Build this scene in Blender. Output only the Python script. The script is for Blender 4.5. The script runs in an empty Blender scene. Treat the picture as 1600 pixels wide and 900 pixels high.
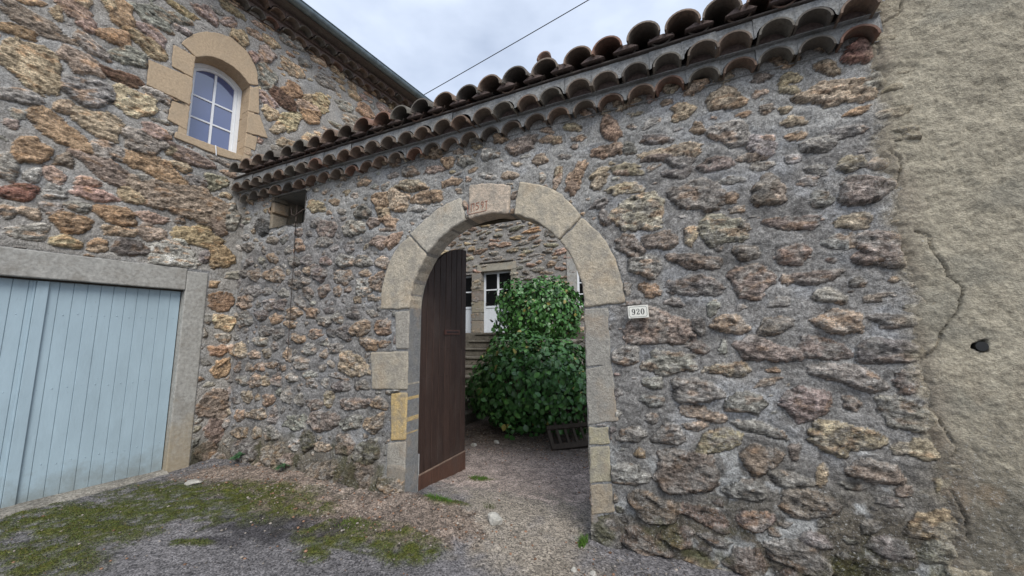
import bpy, bmesh, math, random
import numpy as np
from mathutils import Vector, Matrix
R_=math.radians
SC=bpy.context.scene
# ---------------------------------------------------------------- camera
cam_d=bpy.data.cameras.new('camera'); cam=bpy.data.objects.new('camera',cam_d)
SC.collection.objects.link(cam); SC.camera=cam
cam_d.sensor_width=36.0; cam_d.lens=36.0*575/1600; cam_d.clip_start=0.05; cam_d.clip_end=3000
def cam_matrix(pitch,roll,yaw,loc):
    F=Vector((-math.sin(yaw)*math.cos(pitch),math.cos(yaw)*math.cos(pitch),math.sin(pitch)))
    r0=Vector((math.cos(yaw),math.sin(yaw),0)); U=r0.cross(F)
    r=r0*math.cos(roll)+U*math.sin(roll); u=U*math.cos(roll)-r0*math.sin(roll)
    m=Matrix((r,u,-F)).transposed().to_4x4(); m.translation=Vector(loc); return m
cam.matrix_world=cam_matrix(R_(7.42),R_(-0.45),R_(24.7),(0,-2.85,1.48))
# ---------------------------------------------------------------- world and sun
W_=bpy.data.worlds.new('World'); SC.world=W_; W_.use_nodes=True
SUN_EL,SUN_AZ=46,138      # degrees; azimuth clockwise from +Y
nt=W_.node_tree; nt.nodes.clear()
o_=nt.nodes.new('ShaderNodeOutputWorld'); bg=nt.nodes.new('ShaderNodeBackground')
sk=nt.nodes.new('ShaderNodeTexSky'); sk.sky_type='NISHITA'; sk.sun_disc=False
sk.sun_elevation=R_(SUN_EL); sk.sun_rotation=R_(SUN_AZ); sk.air_density=1.0; sk.dust_density=1.5
tc=nt.nodes.new('ShaderNodeTexCoord'); mp=nt.nodes.new('ShaderNodeMapping'); mp.inputs['Scale'].default_value=(1,1,2.2)
nz=nt.nodes.new('ShaderNodeTexNoise'); nz.inputs['Scale'].default_value=2.3; nz.inputs['Detail'].default_value=5; nz.inputs['Roughness'].default_value=.5
rp=nt.nodes.new('ShaderNodeValToRGB'); rp.color_ramp.elements[0].position=.36; rp.color_ramp.elements[1].position=.66
rp.color_ramp.elements[0].color=(.45,.45,.45,1); rp.color_ramp.elements[1].color=(1,1,1,1)
mx=nt.nodes.new('ShaderNodeMix'); mx.data_type='RGBA'
L=nt.links.new
L(tc.outputs['Generated'],mp.inputs[0]); L(mp.outputs[0],nz.inputs['Vector']); L(nz.outputs['Fac'],rp.inputs[0]); L(rp.outputs[0],mx.inputs['Factor'])
L(sk.outputs[0],mx.inputs['A']); mx.inputs['B'].default_value=(5.3,5.95,7.1,1)
L(mx.outputs['Result'],bg.inputs[0]); bg.inputs[1].default_value=0.093; L(bg.outputs[0],o_.inputs[0])
sd=bpy.data.lights.new('sun','SUN'); sd.energy=1.5; sd.angle=R_(30); sd.color=(1,.97,.92)
sun=bpy.data.objects.new('sun',sd); SC.collection.objects.link(sun)
az,el=R_(SUN_AZ),R_(SUN_EL)
sv=Vector((math.sin(az)*math.cos(el),math.cos(az)*math.cos(el),math.sin(el)))
sun.rotation_euler=sv.to_track_quat('Z','Y').to_euler(); sun.location=(0,-4,9)
SC.view_settings.view_transform='Standard'; SC.view_settings.look='None'; SC.view_settings.gamma=1
SC.view_settings.exposure=0.84
SC.render.engine='CYCLES'
SC.cycles.max_bounces=6
GATE_ST=[(-0.224,1.984,0.107,-0.009,-0.004,-0.072,'g'),(0.116,1.991,0.181,-0.046,-0.009,-0.045,'b'),(-0.198,1.806,0.075,-0.004,-0.003,-0.056,'o'),(0.089,1.816,0.159,-0.026,-0.009,-0.062,'d'),(0.431,1.824,0.107,0.015,0.007,-0.102,'p'),(0.192,1.659,0.038,-0.001,-0.003,-0.044,'g'),(0.354,1.657,0.028,0.011,0.005,-0.02,'w'),(0.626,1.819,0.04,-0.003,-0.004,-0.041,'t'),(0.566,1.678,0.068,0.004,-0.0,-0.037,'w'),(-0.16,1.54,0.207,-0.051,-0.03,-0.116,'P'),(0.099,1.544,0.034,-0.035,-0.03,-0.036,'d'),(0.294,1.544,0.102,-0.012,-0.008,-0.051,'t'),(0.541,1.535,0.102,0.015,0.002,-0.05,'b'),(0.086,1.4,0.071,-0.021,-0.013,-0.042,'b'),(0.234,1.384,0.025,-0.005,-0.011,-0.05,'w'),(0.473,1.373,0.143,-0.042,-0.021,-0.071,'p'),(-0.401,1.328,0.1,0.002,-0.003,-0.056,'g'),(-0.107,1.288,0.155,-0.02,-0.013,-0.07,'g'),(0.257,1.246,0.121,-0.003,-0.006,-0.05,'t'),(0.492,1.186,0.086,0.035,0.004,-0.022,'b'),(-0.216,1.143,0.077,0.003,-0.002,-0.036,'g'),(0.058,1.1,0.168,-0.017,-0.014,-0.072,'g'),(0.484,1.095,0.034,0.002,-0.002,-0.024,'t'),(0.343,1.043,0.102,-0.018,-0.016,-0.06,'g'),(0.064,0.954,0.135,-0.015,-0.009,-0.042,'t'),(-0.238,0.896,0.042,0.004,-0.002,-0.031,'g'),(-0.136,0.789,0.09,0.017,0.002,-0.067,'g'),(0.165,0.784,0.123,0.025,0.001,-0.072,'y'),(0.413,0.887,0.129,-0.028,-0.011,-0.035,'g'),(-0.382,0.769,0.097,0.01,-0.003,-0.053,'g'),(-0.327,0.649,0.039,0.005,-0.002,-0.035,'o'),(-0.053,0.571,0.189,0.026,-0.008,-0.123,'b'),(0.398,0.701,0.092,-0.007,-0.018,-0.077,'b'),(0.879,1.228,0.143,-0.044,-0.018,-0.058,'g'),(1.133,1.206,0.075,0.012,-0.003,-0.063,'p'),(0.657,1.06,0.125,-0.005,-0.015,-0.091,'p'),(0.875,1.067,0.045,-0.025,-0.016,-0.034,'b'),(1.103,1.027,0.111,-0.023,-0.022,-0.083,'g'),(0.804,0.881,0.177,-0.021,-0.019,-0.08,'y'),(1.12,0.845,0.094,-0.006,-0.01,-0.048,'t'),(0.574,0.768,0.031,-0.003,-0.011,-0.045,'b'),(0.664,1.957,0.08,-0.008,-0.003,-0.029,'P'),(1.059,1.919,0.097,-0.009,-0.004,-0.042,'b'),(0.868,1.933,0.037,-0.004,-0.002,-0.02,'r'),(0.745,1.827,0.135,0.005,-0.001,-0.048,'b'),(0.969,1.787,0.044,0.002,-0.001,-0.031,'d'),(1.136,1.79,0.033,-0.002,-0.003,-0.026,'t'),(0.822,1.71,0.091,-0.015,-0.006,-0.039,'w'),(1.063,1.686,0.074,0.01,0.0,-0.037,'b'),(0.863,1.552,0.099,-0.025,-0.015,-0.064,'t'),(1.115,1.546,0.104,-0.002,-0.005,-0.044,'d'),(0.767,1.384,0.11,-0.011,-0.011,-0.065,'b'),(1.087,1.379,0.124,-0.013,-0.012,-0.072,'d'),(-0.253,0.303,0.163,-0.025,-0.028,-0.079,'b'),(0.037,0.314,0.129,-0.013,-0.017,-0.056,'b'),(0.128,0.254,0.071,0.0,-0.008,-0.035,'b'),(0.342,0.333,0.087,0.008,-0.009,-0.057,'p'),(0.308,0.506,0.101,-0.004,-0.014,-0.062,'g'),(-0.118,0.151,0.094,-0.016,-0.025,-0.064,'b'),(-0.331,0.067,0.12,-0.044,-0.041,-0.072,'b'),(0.001,-0.016,0.097,0.023,-0.004,-0.062,'t'),(0.262,0.081,0.111,-0.007,-0.023,-0.076,'b'),(-0.413,0.496,0.132,0.019,-0.004,-0.078,'w'),(0.693,0.645,0.029,-0.002,-0.015,-0.066,'t'),(0.944,0.694,0.123,-0.01,-0.013,-0.056,'b'),(1.192,0.677,0.025,0.015,0.009,-0.053,'y'),(0.598,0.48,0.113,-0.03,-0.03,-0.079,'b'),(1.153,0.466,0.091,0.017,-0.009,-0.078,'y'),(0.898,0.403,0.05,0.01,-0.003,-0.034,'g'),(1.052,0.61,0.042,0.007,-0.004,-0.034,'b'),(-0.512,2.932,0.071,-0.016,-0.001,-0.038,'o'),(-0.316,2.756,0.099,-0.03,-0.005,-0.041,'t'),(-0.072,2.813,0.132,-0.003,0.004,-0.041,'b'),(-0.546,2.722,0.054,0.083,0.043,-0.035,'t'),(0.047,2.747,0.094,-0.02,-0.003,-0.049,'g'),(0.041,2.654,0.093,-0.009,0.001,-0.039,'d'),(0.282,2.677,0.097,0.01,0.009,-0.062,'p'),(-0.333,2.608,0.141,0.001,0.006,-0.052,'t'),(-0.131,2.734,0.06,0.012,0.008,-0.03,'g'),(-0.248,2.405,0.188,-0.018,-0.0,-0.126,'Y'),(0.147,2.473,0.138,-0.001,0.006,-0.11,'g'),(0.382,2.539,0.083,-0.016,-0.003,-0.037,'d'),(0.358,2.418,0.046,-0.003,-0.0,-0.041,'o'),(0.572,2.418,0.091,-0.016,-0.007,-0.083,'b'),(0.288,2.191,0.138,-0.009,-0.003,-0.109,'G'),(0.087,2.179,0.041,-0.005,-0.004,-0.07,'t'),(0.055,2.321,0.042,-0.006,-0.001,-0.019,'w'),(0.374,2.126,0.037,-0.004,-0.002,-0.022,'w'),(-0.325,2.161,0.094,-0.048,-0.027,-0.067,'b'),(-0.108,2.165,0.109,-0.013,-0.004,-0.072,'b'),(0.256,2.068,0.031,-0.003,-0.002,-0.031,'g'),(0.418,2.024,0.073,-0.008,-0.004,-0.052,'b'),(0.559,2.609,0.079,-0.008,-0.0,-0.036,'g'),(0.505,2.676,0.088,-0.01,-0.0,-0.037,'t'),(-0.533,2.522,0.062,0.027,0.016,-0.035,'g'),(-0.508,2.398,0.044,-0.047,-0.033,-0.035,'g'),(0.722,2.619,0.047,-0.01,-0.003,-0.035,'w'),(1.012,2.522,0.066,0.01,0.005,-0.054,'t'),(1.147,2.498,0.063,-0.006,-0.001,-0.036,'t'),(0.853,2.513,0.062,-0.027,-0.008,-0.036,'w'),(0.606,2.403,0.062,-0.011,-0.006,-0.07,'p'),(1.062,2.355,0.111,-0.02,-0.009,-0.088,'p'),(0.801,2.454,0.065,-0.005,-0.001,-0.034,'g'),(0.848,2.326,0.057,-0.003,-0.001,-0.05,'g'),(0.711,2.187,0.146,-0.004,-0.001,-0.051,'b'),(0.976,2.158,0.088,-0.023,-0.007,-0.043,'t'),(0.897,2.039,0.055,-0.034,-0.02,-0.051,'w'),(1.101,1.992,0.096,-0.011,-0.01,-0.092,'p'),(0.666,1.982,0.087,0.001,-0.001,-0.058,'P'),(0.97,2.031,0.03,-0.003,-0.005,-0.047,'t'),(0.748,3.329,0.098,-0.011,0.003,-0.057,'o'),(0.955,3.335,0.042,-0.015,-0.004,-0.04,'o'),(1.12,3.243,0.063,-0.023,-0.008,-0.078,'R'),(0.952,3.198,0.058,-0.013,-0.001,-0.049,'y'),(0.598,3.236,0.066,-0.006,0.002,-0.034,'b'),(0.757,3.184,0.068,0.002,0.005,-0.042,'y'),(0.75,3.103,0.059,-0.011,-0.001,-0.032,'y'),(0.996,3.009,0.163,-0.03,-0.003,-0.087,'t'),(1.141,3.017,0.07,0.013,0.007,-0.051,'g'),(1.076,2.855,0.09,0.008,0.003,-0.03,'o'),(0.613,3.012,0.053,0.003,0.004,-0.033,'p'),(0.717,2.969,0.034,-0.01,-0.003,-0.032,'t'),(0.563,2.755,0.093,-0.022,-0.006,-0.072,'w'),(0.528,3.362,0.045,-0.015,-0.002,-0.029,'o'),(0.882,2.688,0.096,-0.0,0.002,-0.052,'w'),(0.578,3.127,0.051,-0.004,0.002,-0.034,'t'),(1.001,2.728,0.092,0.01,0.004,-0.042,'g'),(0.031,3.361,0.068,0.008,0.015,-0.064,'t'),(0.192,3.295,0.083,0.031,0.016,-0.045,'t'),(-0.3,3.316,0.093,0.011,0.013,-0.05,'t'),(-0.119,3.301,0.037,-0.011,-0.002,-0.032,'P'),(-0.004,3.23,0.051,0.007,0.009,-0.037,'o'),(0.096,3.129,0.072,-0.02,-0.004,-0.066,'t'),(0.38,3.147,0.116,0.004,0.011,-0.079,'t'),(0.375,3.308,0.063,-0.006,0.002,-0.035,'t'),(-0.237,3.206,0.081,-0.014,0.001,-0.022,'t'),(-0.467,3.292,0.051,-0.014,-0.001,-0.033,'t'),(-0.619,3.317,0.074,-0.021,-0.001,-0.034,'t'),(-0.438,3.134,0.079,-0.052,-0.029,-0.07,'o'),(-0.736,3.222,0.082,-0.014,0.002,-0.035,'y'),(-0.271,3.107,0.043,-0.011,-0.002,-0.032,'w'),(-0.111,3.102,0.087,0.013,0.008,-0.032,'w'),(-0.701,3.11,0.075,-0.004,0.004,-0.029,'t'),(-0.901,3.148,0.057,-0.014,-0.001,-0.041,'o'),(-0.455,2.952,0.118,-0.0,0.007,-0.05,'o'),(-0.299,2.927,0.048,-0.011,-0.002,-0.053,'d'),(0.017,2.833,0.216,-0.014,0.003,-0.051,'t'),(-0.101,2.953,0.108,-0.026,-0.003,-0.046,'d'),(0.188,2.972,0.049,-0.013,-0.003,-0.049,'o'),(-0.316,2.762,0.105,-0.021,-0.002,-0.047,'t'),(-0.71,2.809,0.062,0.093,0.045,-0.037,'o'),(-0.874,2.842,0.025,0.059,0.036,-0.021,'t'),(-0.534,2.752,0.052,0.043,0.034,-0.045,'y'),(0.384,2.883,0.115,-0.029,-0.006,-0.085,'g'),(-2.163,3.317,0.139,-0.01,0.014,-0.064,'o'),(-1.874,3.258,0.059,-0.013,0.001,-0.04,'t'),(-1.674,3.271,0.063,-0.015,0.0,-0.036,'y'),(-1.429,3.276,0.078,-0.006,0.008,-0.045,'o'),(-1.218,3.17,0.151,0.004,0.019,-0.075,'b'),(-0.93,3.155,0.086,-0.021,-0.001,-0.041,'o'),(-0.963,3.251,0.058,-0.015,-0.001,-0.03,'o'),(-0.763,3.229,0.066,-0.011,0.002,-0.035,'y'),(-1.536,3.162,0.1,-0.006,0.011,-0.058,'w'),(-1.807,3.146,0.092,-0.005,0.011,-0.053,'w'),(-1.999,3.18,0.068,-0.015,0.001,-0.06,'o'),(-2.671,3.353,0.08,-0.017,0.003,-0.073,'o'),(-2.851,3.385,0.092,-0.02,0.003,-0.067,'o'),(-2.524,3.356,0.06,-0.013,0.002,-0.057,'t'),(-2.175,3.137,0.126,-0.026,0.001,-0.047,'P'),(-2.467,3.176,0.093,-0.019,0.002,-0.056,'g'),(-1.251,2.996,0.062,-0.013,-0.0,-0.034,'t'),(-1.033,2.991,0.076,-0.017,-0.001,-0.053,'t'),(-0.826,2.98,0.067,-0.015,-0.001,-0.028,'g'),(-0.875,2.808,0.033,0.079,0.036,-0.021,'t'),(-0.746,2.716,0.051,0.077,0.041,-0.033,'o'),(-1.549,2.953,0.087,-0.017,0.0,-0.035,'w'),(-1.327,2.909,0.076,-0.021,-0.004,-0.041,'t'),(-1.018,2.836,0.035,-0.007,-0.001,-0.046,'w'),(-1.943,2.965,0.11,-0.007,0.008,-0.047,'o'),(-1.756,2.962,0.035,-0.007,0.0,-0.028,'t'),(-2.412,3.013,0.214,-0.03,0.005,-0.056,'t'),(-2.23,2.859,0.179,-0.009,0.014,-0.075,'o'),(-1.869,2.868,0.043,-0.008,0.0,-0.028,'t'),(-2.838,2.934,0.118,-0.02,0.004,-0.086,'o'),(-2.608,2.882,0.138,-0.023,0.005,-0.112,'t'),(-2.355,2.759,0.111,-0.001,0.008,-0.034,'w'),(-2.135,2.764,0.075,-0.001,0.006,-0.027,'w'),(-2.813,2.789,0.108,-0.016,0.003,-0.057,'o'),(-5.194,3.346,0.087,-0.015,0.009,-0.064,'o'),(-3.883,3.03,0.146,-0.023,0.006,-0.072,'y'),(-3.56,3.032,0.084,-0.014,0.004,-0.047,'o'),(-3.656,2.916,0.054,-0.008,0.002,-0.028,'o'),(-3.238,3.046,0.069,-0.012,0.002,-0.038,'p'),(-3.447,2.9,0.062,-0.009,0.003,-0.038,'g'),(-3.109,2.834,0.115,-0.017,0.005,-0.081,'d'),(-4.863,2.91,0.135,-0.018,0.013,-0.104,'k'),(-4.631,2.704,0.128,-0.015,0.006,-0.05,'b'),(-5.156,2.671,0.169,-0.019,0.007,-0.053,'d'),(-3.661,2.718,0.182,-0.024,0.008,-0.092,'b'),(-3.819,2.809,0.099,-0.014,0.006,-0.063,'d'),(-3.233,2.677,0.156,-0.021,0.006,-0.088,'g'),(-2.952,2.696,0.092,-0.013,0.004,-0.064,'b'),(-2.719,2.677,0.105,-0.015,0.003,-0.063,'o'),(-2.716,2.594,0.105,-0.014,0.001,-0.028,'t'),(-3.691,2.57,0.128,-0.015,0.005,-0.061,'g'),(-2.85,2.473,0.107,-0.012,0.003,-0.063,'P'),(-2.659,2.471,0.088,0.061,0.05,-0.044,'o'),(-4.11,2.572,0.093,-0.01,0.006,-0.064,'o'),(-2.786,2.241,0.105,-0.01,0.003,-0.054,'t'),(-4.602,2.463,0.089,-0.009,0.007,-0.058,'o'),(-3.076,2.288,0.121,-0.011,0.004,-0.063,'g'),(-3.345,2.313,0.119,-0.011,0.005,-0.072,'g'),(-3.032,2.159,0.074,-0.006,0.002,-0.042,'t'),(-2.845,2.037,0.106,-0.007,0.005,-0.094,'o'),(-3.04,1.995,0.128,-0.008,0.005,-0.082,'w'),(-3.353,2.142,0.158,-0.012,0.005,-0.072,'g'),(-3.746,2.216,0.107,-0.008,0.008,-0.09,'d'),(-4.576,2.25,0.201,-0.015,0.009,-0.073,'t'),(-4.939,2.278,0.121,-0.009,0.009,-0.067,'b'),(-4.155,2.11,0.127,-0.008,0.007,-0.07,'d'),(-3.978,2.143,0.089,-0.006,0.004,-0.046,'w'),(-2.907,1.88,0.089,-0.004,0.002,-0.04,'t'),(-3.125,1.877,0.065,-0.003,0.003,-0.041,'t'),(-4.939,2.079,0.16,-0.009,0.009,-0.066,'g'),(-4.677,2.048,0.102,-0.006,0.006,-0.048,'w'),(-4.355,2.014,0.096,-0.005,0.005,-0.047,'g'),(-5.108,1.939,0.164,-0.007,0.012,-0.083,'t'),(-4.607,1.885,0.112,-0.005,0.009,-0.071,'g'),(-4.411,1.877,0.096,-0.004,0.007,-0.062,'d'),(-5.075,1.708,0.149,-0.004,0.014,-0.098,'g'),(-4.742,1.763,0.128,-0.004,0.008,-0.064,'d'),(-4.451,1.708,0.109,-0.003,0.007,-0.062,'o'),(-4.141,1.76,0.114,-0.004,0.007,-0.068,'o'),(-3.822,1.757,0.096,-0.003,0.006,-0.066,'o'),(-4.162,1.633,0.114,-0.002,0.005,-0.045,'o'),(-3.625,1.658,0.113,-0.003,0.005,-0.057,'g'),(-3.407,1.687,0.079,-0.002,0.005,-0.063,'g'),(-3.543,1.776,0.091,-0.003,0.003,-0.036,'d'),(-2.899,1.72,0.118,-0.035,-0.013,-0.031,'G'),(-3.19,1.729,0.094,-0.003,0.004,-0.061,'d'),(-3.069,1.565,0.123,0.051,0.054,-0.064,'o'),(-3.289,1.527,0.114,-0.001,0.005,-0.075,'d'),(-2.762,1.579,0.118,-0.018,-0.013,-0.07,'o'),(-2.934,1.413,0.14,-0.018,-0.01,-0.058,'o'),(-2.728,1.413,0.086,0.024,0.018,-0.033,'o'),(-4.033,1.469,0.122,-0.001,0.005,-0.051,'o'),(-3.758,1.518,0.115,-0.001,0.005,-0.057,'o'),(-3.504,1.529,0.07,-0.001,0.004,-0.049,'k'),(-3.595,1.425,0.081,0.0,0.003,-0.035,'g'),(-3.837,1.347,0.117,0.001,0.006,-0.064,'w'),(-3.413,1.371,0.12,0.024,0.021,-0.046,'g'),(-4.641,1.557,0.124,-0.001,0.008,-0.062,'d'),(-4.394,1.524,0.095,-0.001,0.007,-0.061,'d'),(-4.726,1.441,0.139,-0.0,0.007,-0.054,'g'),(-5.114,1.321,0.121,0.001,0.014,-0.096,'t'),(-4.806,1.277,0.102,0.001,0.007,-0.054,'t'),(-4.571,1.296,0.085,0.001,0.007,-0.053,'t'),(-4.9,1.12,0.077,0.002,0.007,-0.054,'o'),(-4.674,1.134,0.087,0.002,0.007,-0.053,'o'),(-4.469,1.154,0.107,0.003,0.006,-0.052,'o'),(-3.952,1.203,0.13,0.003,0.006,-0.064,'w'),(-3.136,1.195,0.192,-0.044,-0.049,-0.112,'t'),(-4.086,1.021,0.107,0.017,0.019,-0.048,'w'),(-3.811,1.066,0.122,0.019,0.015,-0.041,'w'),(-3.37,1.069,0.14,-0.021,-0.01,-0.032,'w'),(-5.033,0.952,0.118,0.005,0.008,-0.054,'g'),(-4.751,0.956,0.1,0.004,0.01,-0.075,'t'),(-4.555,0.965,0.084,0.004,0.007,-0.059,'t'),(-4.344,0.988,0.081,0.003,0.008,-0.065,'p'),(-3.761,0.978,0.093,0.004,0.004,-0.048,'g'),(-3.306,0.966,0.122,0.006,0.004,-0.052,'d'),(-3.015,0.993,0.106,0.005,0.003,-0.051,'g'),(-4.903,0.766,0.115,0.007,0.01,-0.068,'t'),(-4.492,0.754,0.106,0.007,0.008,-0.065,'o'),(-4.154,0.825,0.089,0.005,0.009,-0.085,'g'),(-3.933,0.796,0.064,0.004,0.007,-0.069,'g'),(-3.468,0.838,0.068,0.004,0.006,-0.072,'t'),(-3.7,0.757,0.121,0.008,0.005,-0.06,'b'),(-3.111,0.809,0.215,0.014,0.004,-0.063,'b'),(-2.766,0.826,0.091,0.006,0.003,-0.055,'o'),(-5.0,0.539,0.103,0.008,0.009,-0.06,'o'),(-4.652,0.581,0.158,0.012,0.009,-0.066,'t'),(-4.366,0.582,0.08,0.006,0.009,-0.078,'g'),(-3.993,0.543,0.171,0.015,0.008,-0.082,'g'),(-3.527,0.603,0.233,0.02,0.007,-0.085,'b'),(-3.134,0.618,0.134,0.012,0.005,-0.069,'w'),(-2.83,0.626,0.109,0.01,0.004,-0.079,'o'),(-4.921,0.351,0.139,0.013,0.009,-0.066,'o'),(-4.612,0.373,0.072,0.007,0.008,-0.064,'t'),(-4.355,0.391,0.114,0.011,0.009,-0.077,'g'),(-4.755,0.155,0.244,0.028,0.016,-0.114,'d'),(-4.284,0.182,0.156,0.019,0.013,-0.109,'b'),(-3.948,0.316,0.084,0.009,0.007,-0.067,'w'),(-3.726,0.38,0.1,0.011,0.01,-0.105,'m'),(-3.505,0.339,0.115,0.013,0.004,-0.051,'t'),(-3.191,0.399,0.126,0.014,0.006,-0.087,'b'),(-2.891,0.36,0.151,0.018,0.006,-0.107,'m'),(-3.43,0.132,0.206,0.028,0.007,-0.087,'b'),(-2.962,0.124,0.22,0.031,0.008,-0.13,'b'),(-2.509,0.121,0.163,-0.008,-0.021,-0.068,'t'),(-4.473,0.034,0.104,0.014,0.006,-0.048,'P'),(-4.243,0.023,0.176,0.024,0.005,-0.047,'t'),(-3.273,0.018,0.144,0.022,0.004,-0.055,'w'),(-3.73,-0.011,0.179,0.026,0.005,-0.057,'t')]
WING_ST=[(-1.908,4.692,0.071,0.042,0.001,-0.034,'o'),(-1.867,4.506,0.183,-0.038,-0.016,-0.09,'b'),(-1.985,4.346,0.113,0.012,-0.005,-0.06,'o'),(-1.621,4.94,0.057,0.023,-0.003,-0.053,'t'),(-1.66,4.803,0.087,-0.028,-0.021,-0.09,'P'),(-1.576,4.74,0.063,-0.009,-0.015,-0.076,'P'),(-1.768,4.7,0.041,-0.042,-0.02,-0.053,'t'),(-1.854,4.069,0.182,-0.056,-0.032,-0.172,'t'),(-1.929,3.721,0.129,0.027,-0.001,-0.069,'g'),(-1.586,4.295,0.125,-0.053,-0.025,-0.1,'P'),(-1.519,4.518,0.115,-0.042,-0.017,-0.067,'g'),(-1.371,4.735,0.106,0.002,-0.013,-0.08,'o'),(-1.112,4.834,0.148,-0.068,-0.028,-0.083,'y'),(-1.248,4.592,0.125,0.036,-0.007,-0.096,'g'),(-1.284,4.321,0.156,0.004,-0.01,-0.07,'r'),(-1.499,4.023,0.169,0.044,-0.004,-0.122,'g'),(-1.162,4.09,0.147,0.025,-0.011,-0.132,'t'),(-1.4,5.053,0.094,-0.042,-0.019,-0.064,'t'),(-1.341,5.055,0.083,-0.054,-0.039,-0.111,'o'),(-1.08,5.222,0.146,-0.005,-0.024,-0.107,'g'),(-1.082,4.988,0.097,-0.042,-0.028,-0.085,'p'),(-1.628,3.764,0.063,0.017,-0.001,-0.061,'t'),(-0.965,4.301,0.129,-0.027,-0.017,-0.066,'g'),(-0.869,5.361,0.106,-0.001,-0.014,-0.056,'g'),(-1.399,3.721,0.155,-0.007,-0.016,-0.13,'t'),(-1.637,3.516,0.19,-0.079,-0.022,-0.104,'o'),(-1.909,3.447,0.037,0.013,0.002,-0.043,'p'),(-1.884,3.556,0.041,-0.004,-0.005,-0.051,'g'),(-1.787,3.235,0.1,0.008,-0.002,-0.107,'o'),(-1.576,3.229,0.055,0.015,0.002,-0.059,'b'),(-1.052,3.673,0.169,-0.009,-0.016,-0.108,'g'),(-0.969,3.837,0.111,-0.017,-0.016,-0.079,'p'),(-1.3,3.454,0.122,-0.03,-0.016,-0.085,'g'),(-1.3,3.254,0.19,-0.055,-0.017,-0.09,'b'),(-0.933,3.418,0.226,-0.035,-0.018,-0.1,'o'),(-1.757,3.007,0.051,0.004,-0.0,-0.062,'w'),(-1.624,3.058,0.068,-0.014,-0.007,-0.064,'P'),(-1.418,3.07,0.076,0.003,-0.002,-0.054,'P'),(-1.608,2.895,0.07,0.008,0.001,-0.057,'w'),(-1.354,2.955,0.131,0.001,-0.003,-0.061,'P'),(-1.087,3.031,0.107,-0.014,-0.008,-0.065,'y'),(-1.832,2.818,0.11,0.028,0.005,-0.071,'R'),(-1.894,3.027,0.06,-0.013,-0.012,-0.119,'g'),(-1.013,3.235,0.077,0.009,-0.002,-0.067,'g'),(-0.641,3.685,0.174,-0.017,-0.016,-0.084,'b'),(-0.798,3.696,0.056,0.026,0.005,-0.062,'t'),(-0.701,3.528,0.102,-0.013,-0.009,-0.049,'t'),(-1.624,2.736,0.06,0.018,0.005,-0.049,'w'),(-1.444,2.804,0.083,0.014,0.002,-0.046,'g'),(-1.736,2.652,0.065,-0.0,-0.0,-0.049,'t'),(-1.861,2.628,0.054,-0.001,-0.0,-0.059,'g'),(-0.63,3.119,0.366,-0.011,-0.02,-0.176,'b'),(-0.349,2.958,0.131,-0.093,-0.045,-0.089,'b'),(-0.349,3.465,0.1,0.015,-0.006,-0.104,'G'),(-0.542,3.402,0.098,0.002,-0.008,-0.067,'g'),(-0.147,3.048,0.078,0.022,0.012,-0.153,'g'),(-1.163,2.792,0.141,-0.004,-0.004,-0.07,'o'),(-1.158,2.624,0.118,0.005,-0.0,-0.056,'t'),(-0.899,2.674,0.116,0.006,-0.001,-0.074,'p'),(-0.903,2.836,0.137,0.005,-0.002,-0.052,'P'),(-0.472,2.714,0.21,-0.022,-0.015,-0.12,'y'),(-0.658,2.874,0.046,0.013,0.004,-0.046,'g'),(-1.04,2.461,0.118,0.018,0.005,-0.077,'d'),(-0.669,2.453,0.19,0.001,-0.003,-0.129,'w'),(-0.218,2.512,0.123,0.009,0.001,-0.116,'o'),(-0.637,2.629,0.07,0.016,0.004,-0.046,'w'),(-0.39,2.489,0.051,0.009,0.006,-0.072,'g'),(-1.477,2.623,0.126,0.006,0.001,-0.084,'o'),(-1.191,2.784,0.149,0.004,-0.002,-0.084,'o'),(-1.719,2.473,0.108,0.017,0.004,-0.066,'g'),(-1.499,2.424,0.096,0.013,0.004,-0.057,'y'),(-1.287,2.43,0.075,0.012,0.004,-0.06,'t'),(-0.173,1.95,0.136,0.011,0.008,-0.104,'o'),(-0.11,1.677,0.105,0.003,0.007,-0.091,'t'),(-0.151,1.325,0.081,-0.003,0.005,-0.063,'o'),(-0.106,1.102,0.078,0.049,0.051,-0.091,'o'),(-0.109,1.483,0.083,-0.001,0.004,-0.051,'g'),(-0.137,0.657,0.16,-0.026,0.011,-0.139,'b'),(-0.087,0.359,0.088,0.042,0.062,-0.118,'b'),(-0.157,0.107,0.104,-0.027,0.01,-0.12,'b'),(-0.288,1.719,0.039,0.001,0.005,-0.063,'g'),(-0.238,5.579,0.079,-0.052,-0.041,-0.082,'t'),(0.09,5.56,0.076,-0.048,-0.058,-0.107,'p'),(0.452,5.601,0.127,-0.052,-0.054,-0.105,'t'),(0.113,5.25,0.126,-0.061,-0.064,-0.127,'g'),(0.496,5.243,0.128,-0.02,-0.043,-0.105,'o'),(0.378,5.025,0.163,-0.081,-0.052,-0.097,'r'),(0.925,5.301,0.133,-0.002,-0.057,-0.151,'y'),(0.173,4.885,0.102,-0.054,-0.038,-0.072,'p'),(0.736,5.257,0.08,0.047,0.005,-0.074,'t'),(0.747,5.087,0.18,-0.008,-0.044,-0.12,'t'),(-0.097,5.387,0.098,-0.0,-0.026,-0.087,'P'),(-0.62,5.637,0.09,-0.043,-0.032,-0.079,'p'),(-0.371,5.727,0.07,0.057,0.006,-0.073,'p'),(0.491,4.755,0.124,-0.012,-0.052,-0.145,'y'),(0.771,5.035,0.156,-0.027,-0.057,-0.131,'o'),(0.203,4.721,0.096,-0.037,-0.039,-0.083,'y'),(0.338,4.552,0.087,0.044,0.005,-0.078,'t'),(1.77,5.638,0.129,-0.026,-0.066,-0.115,'o')]
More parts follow.
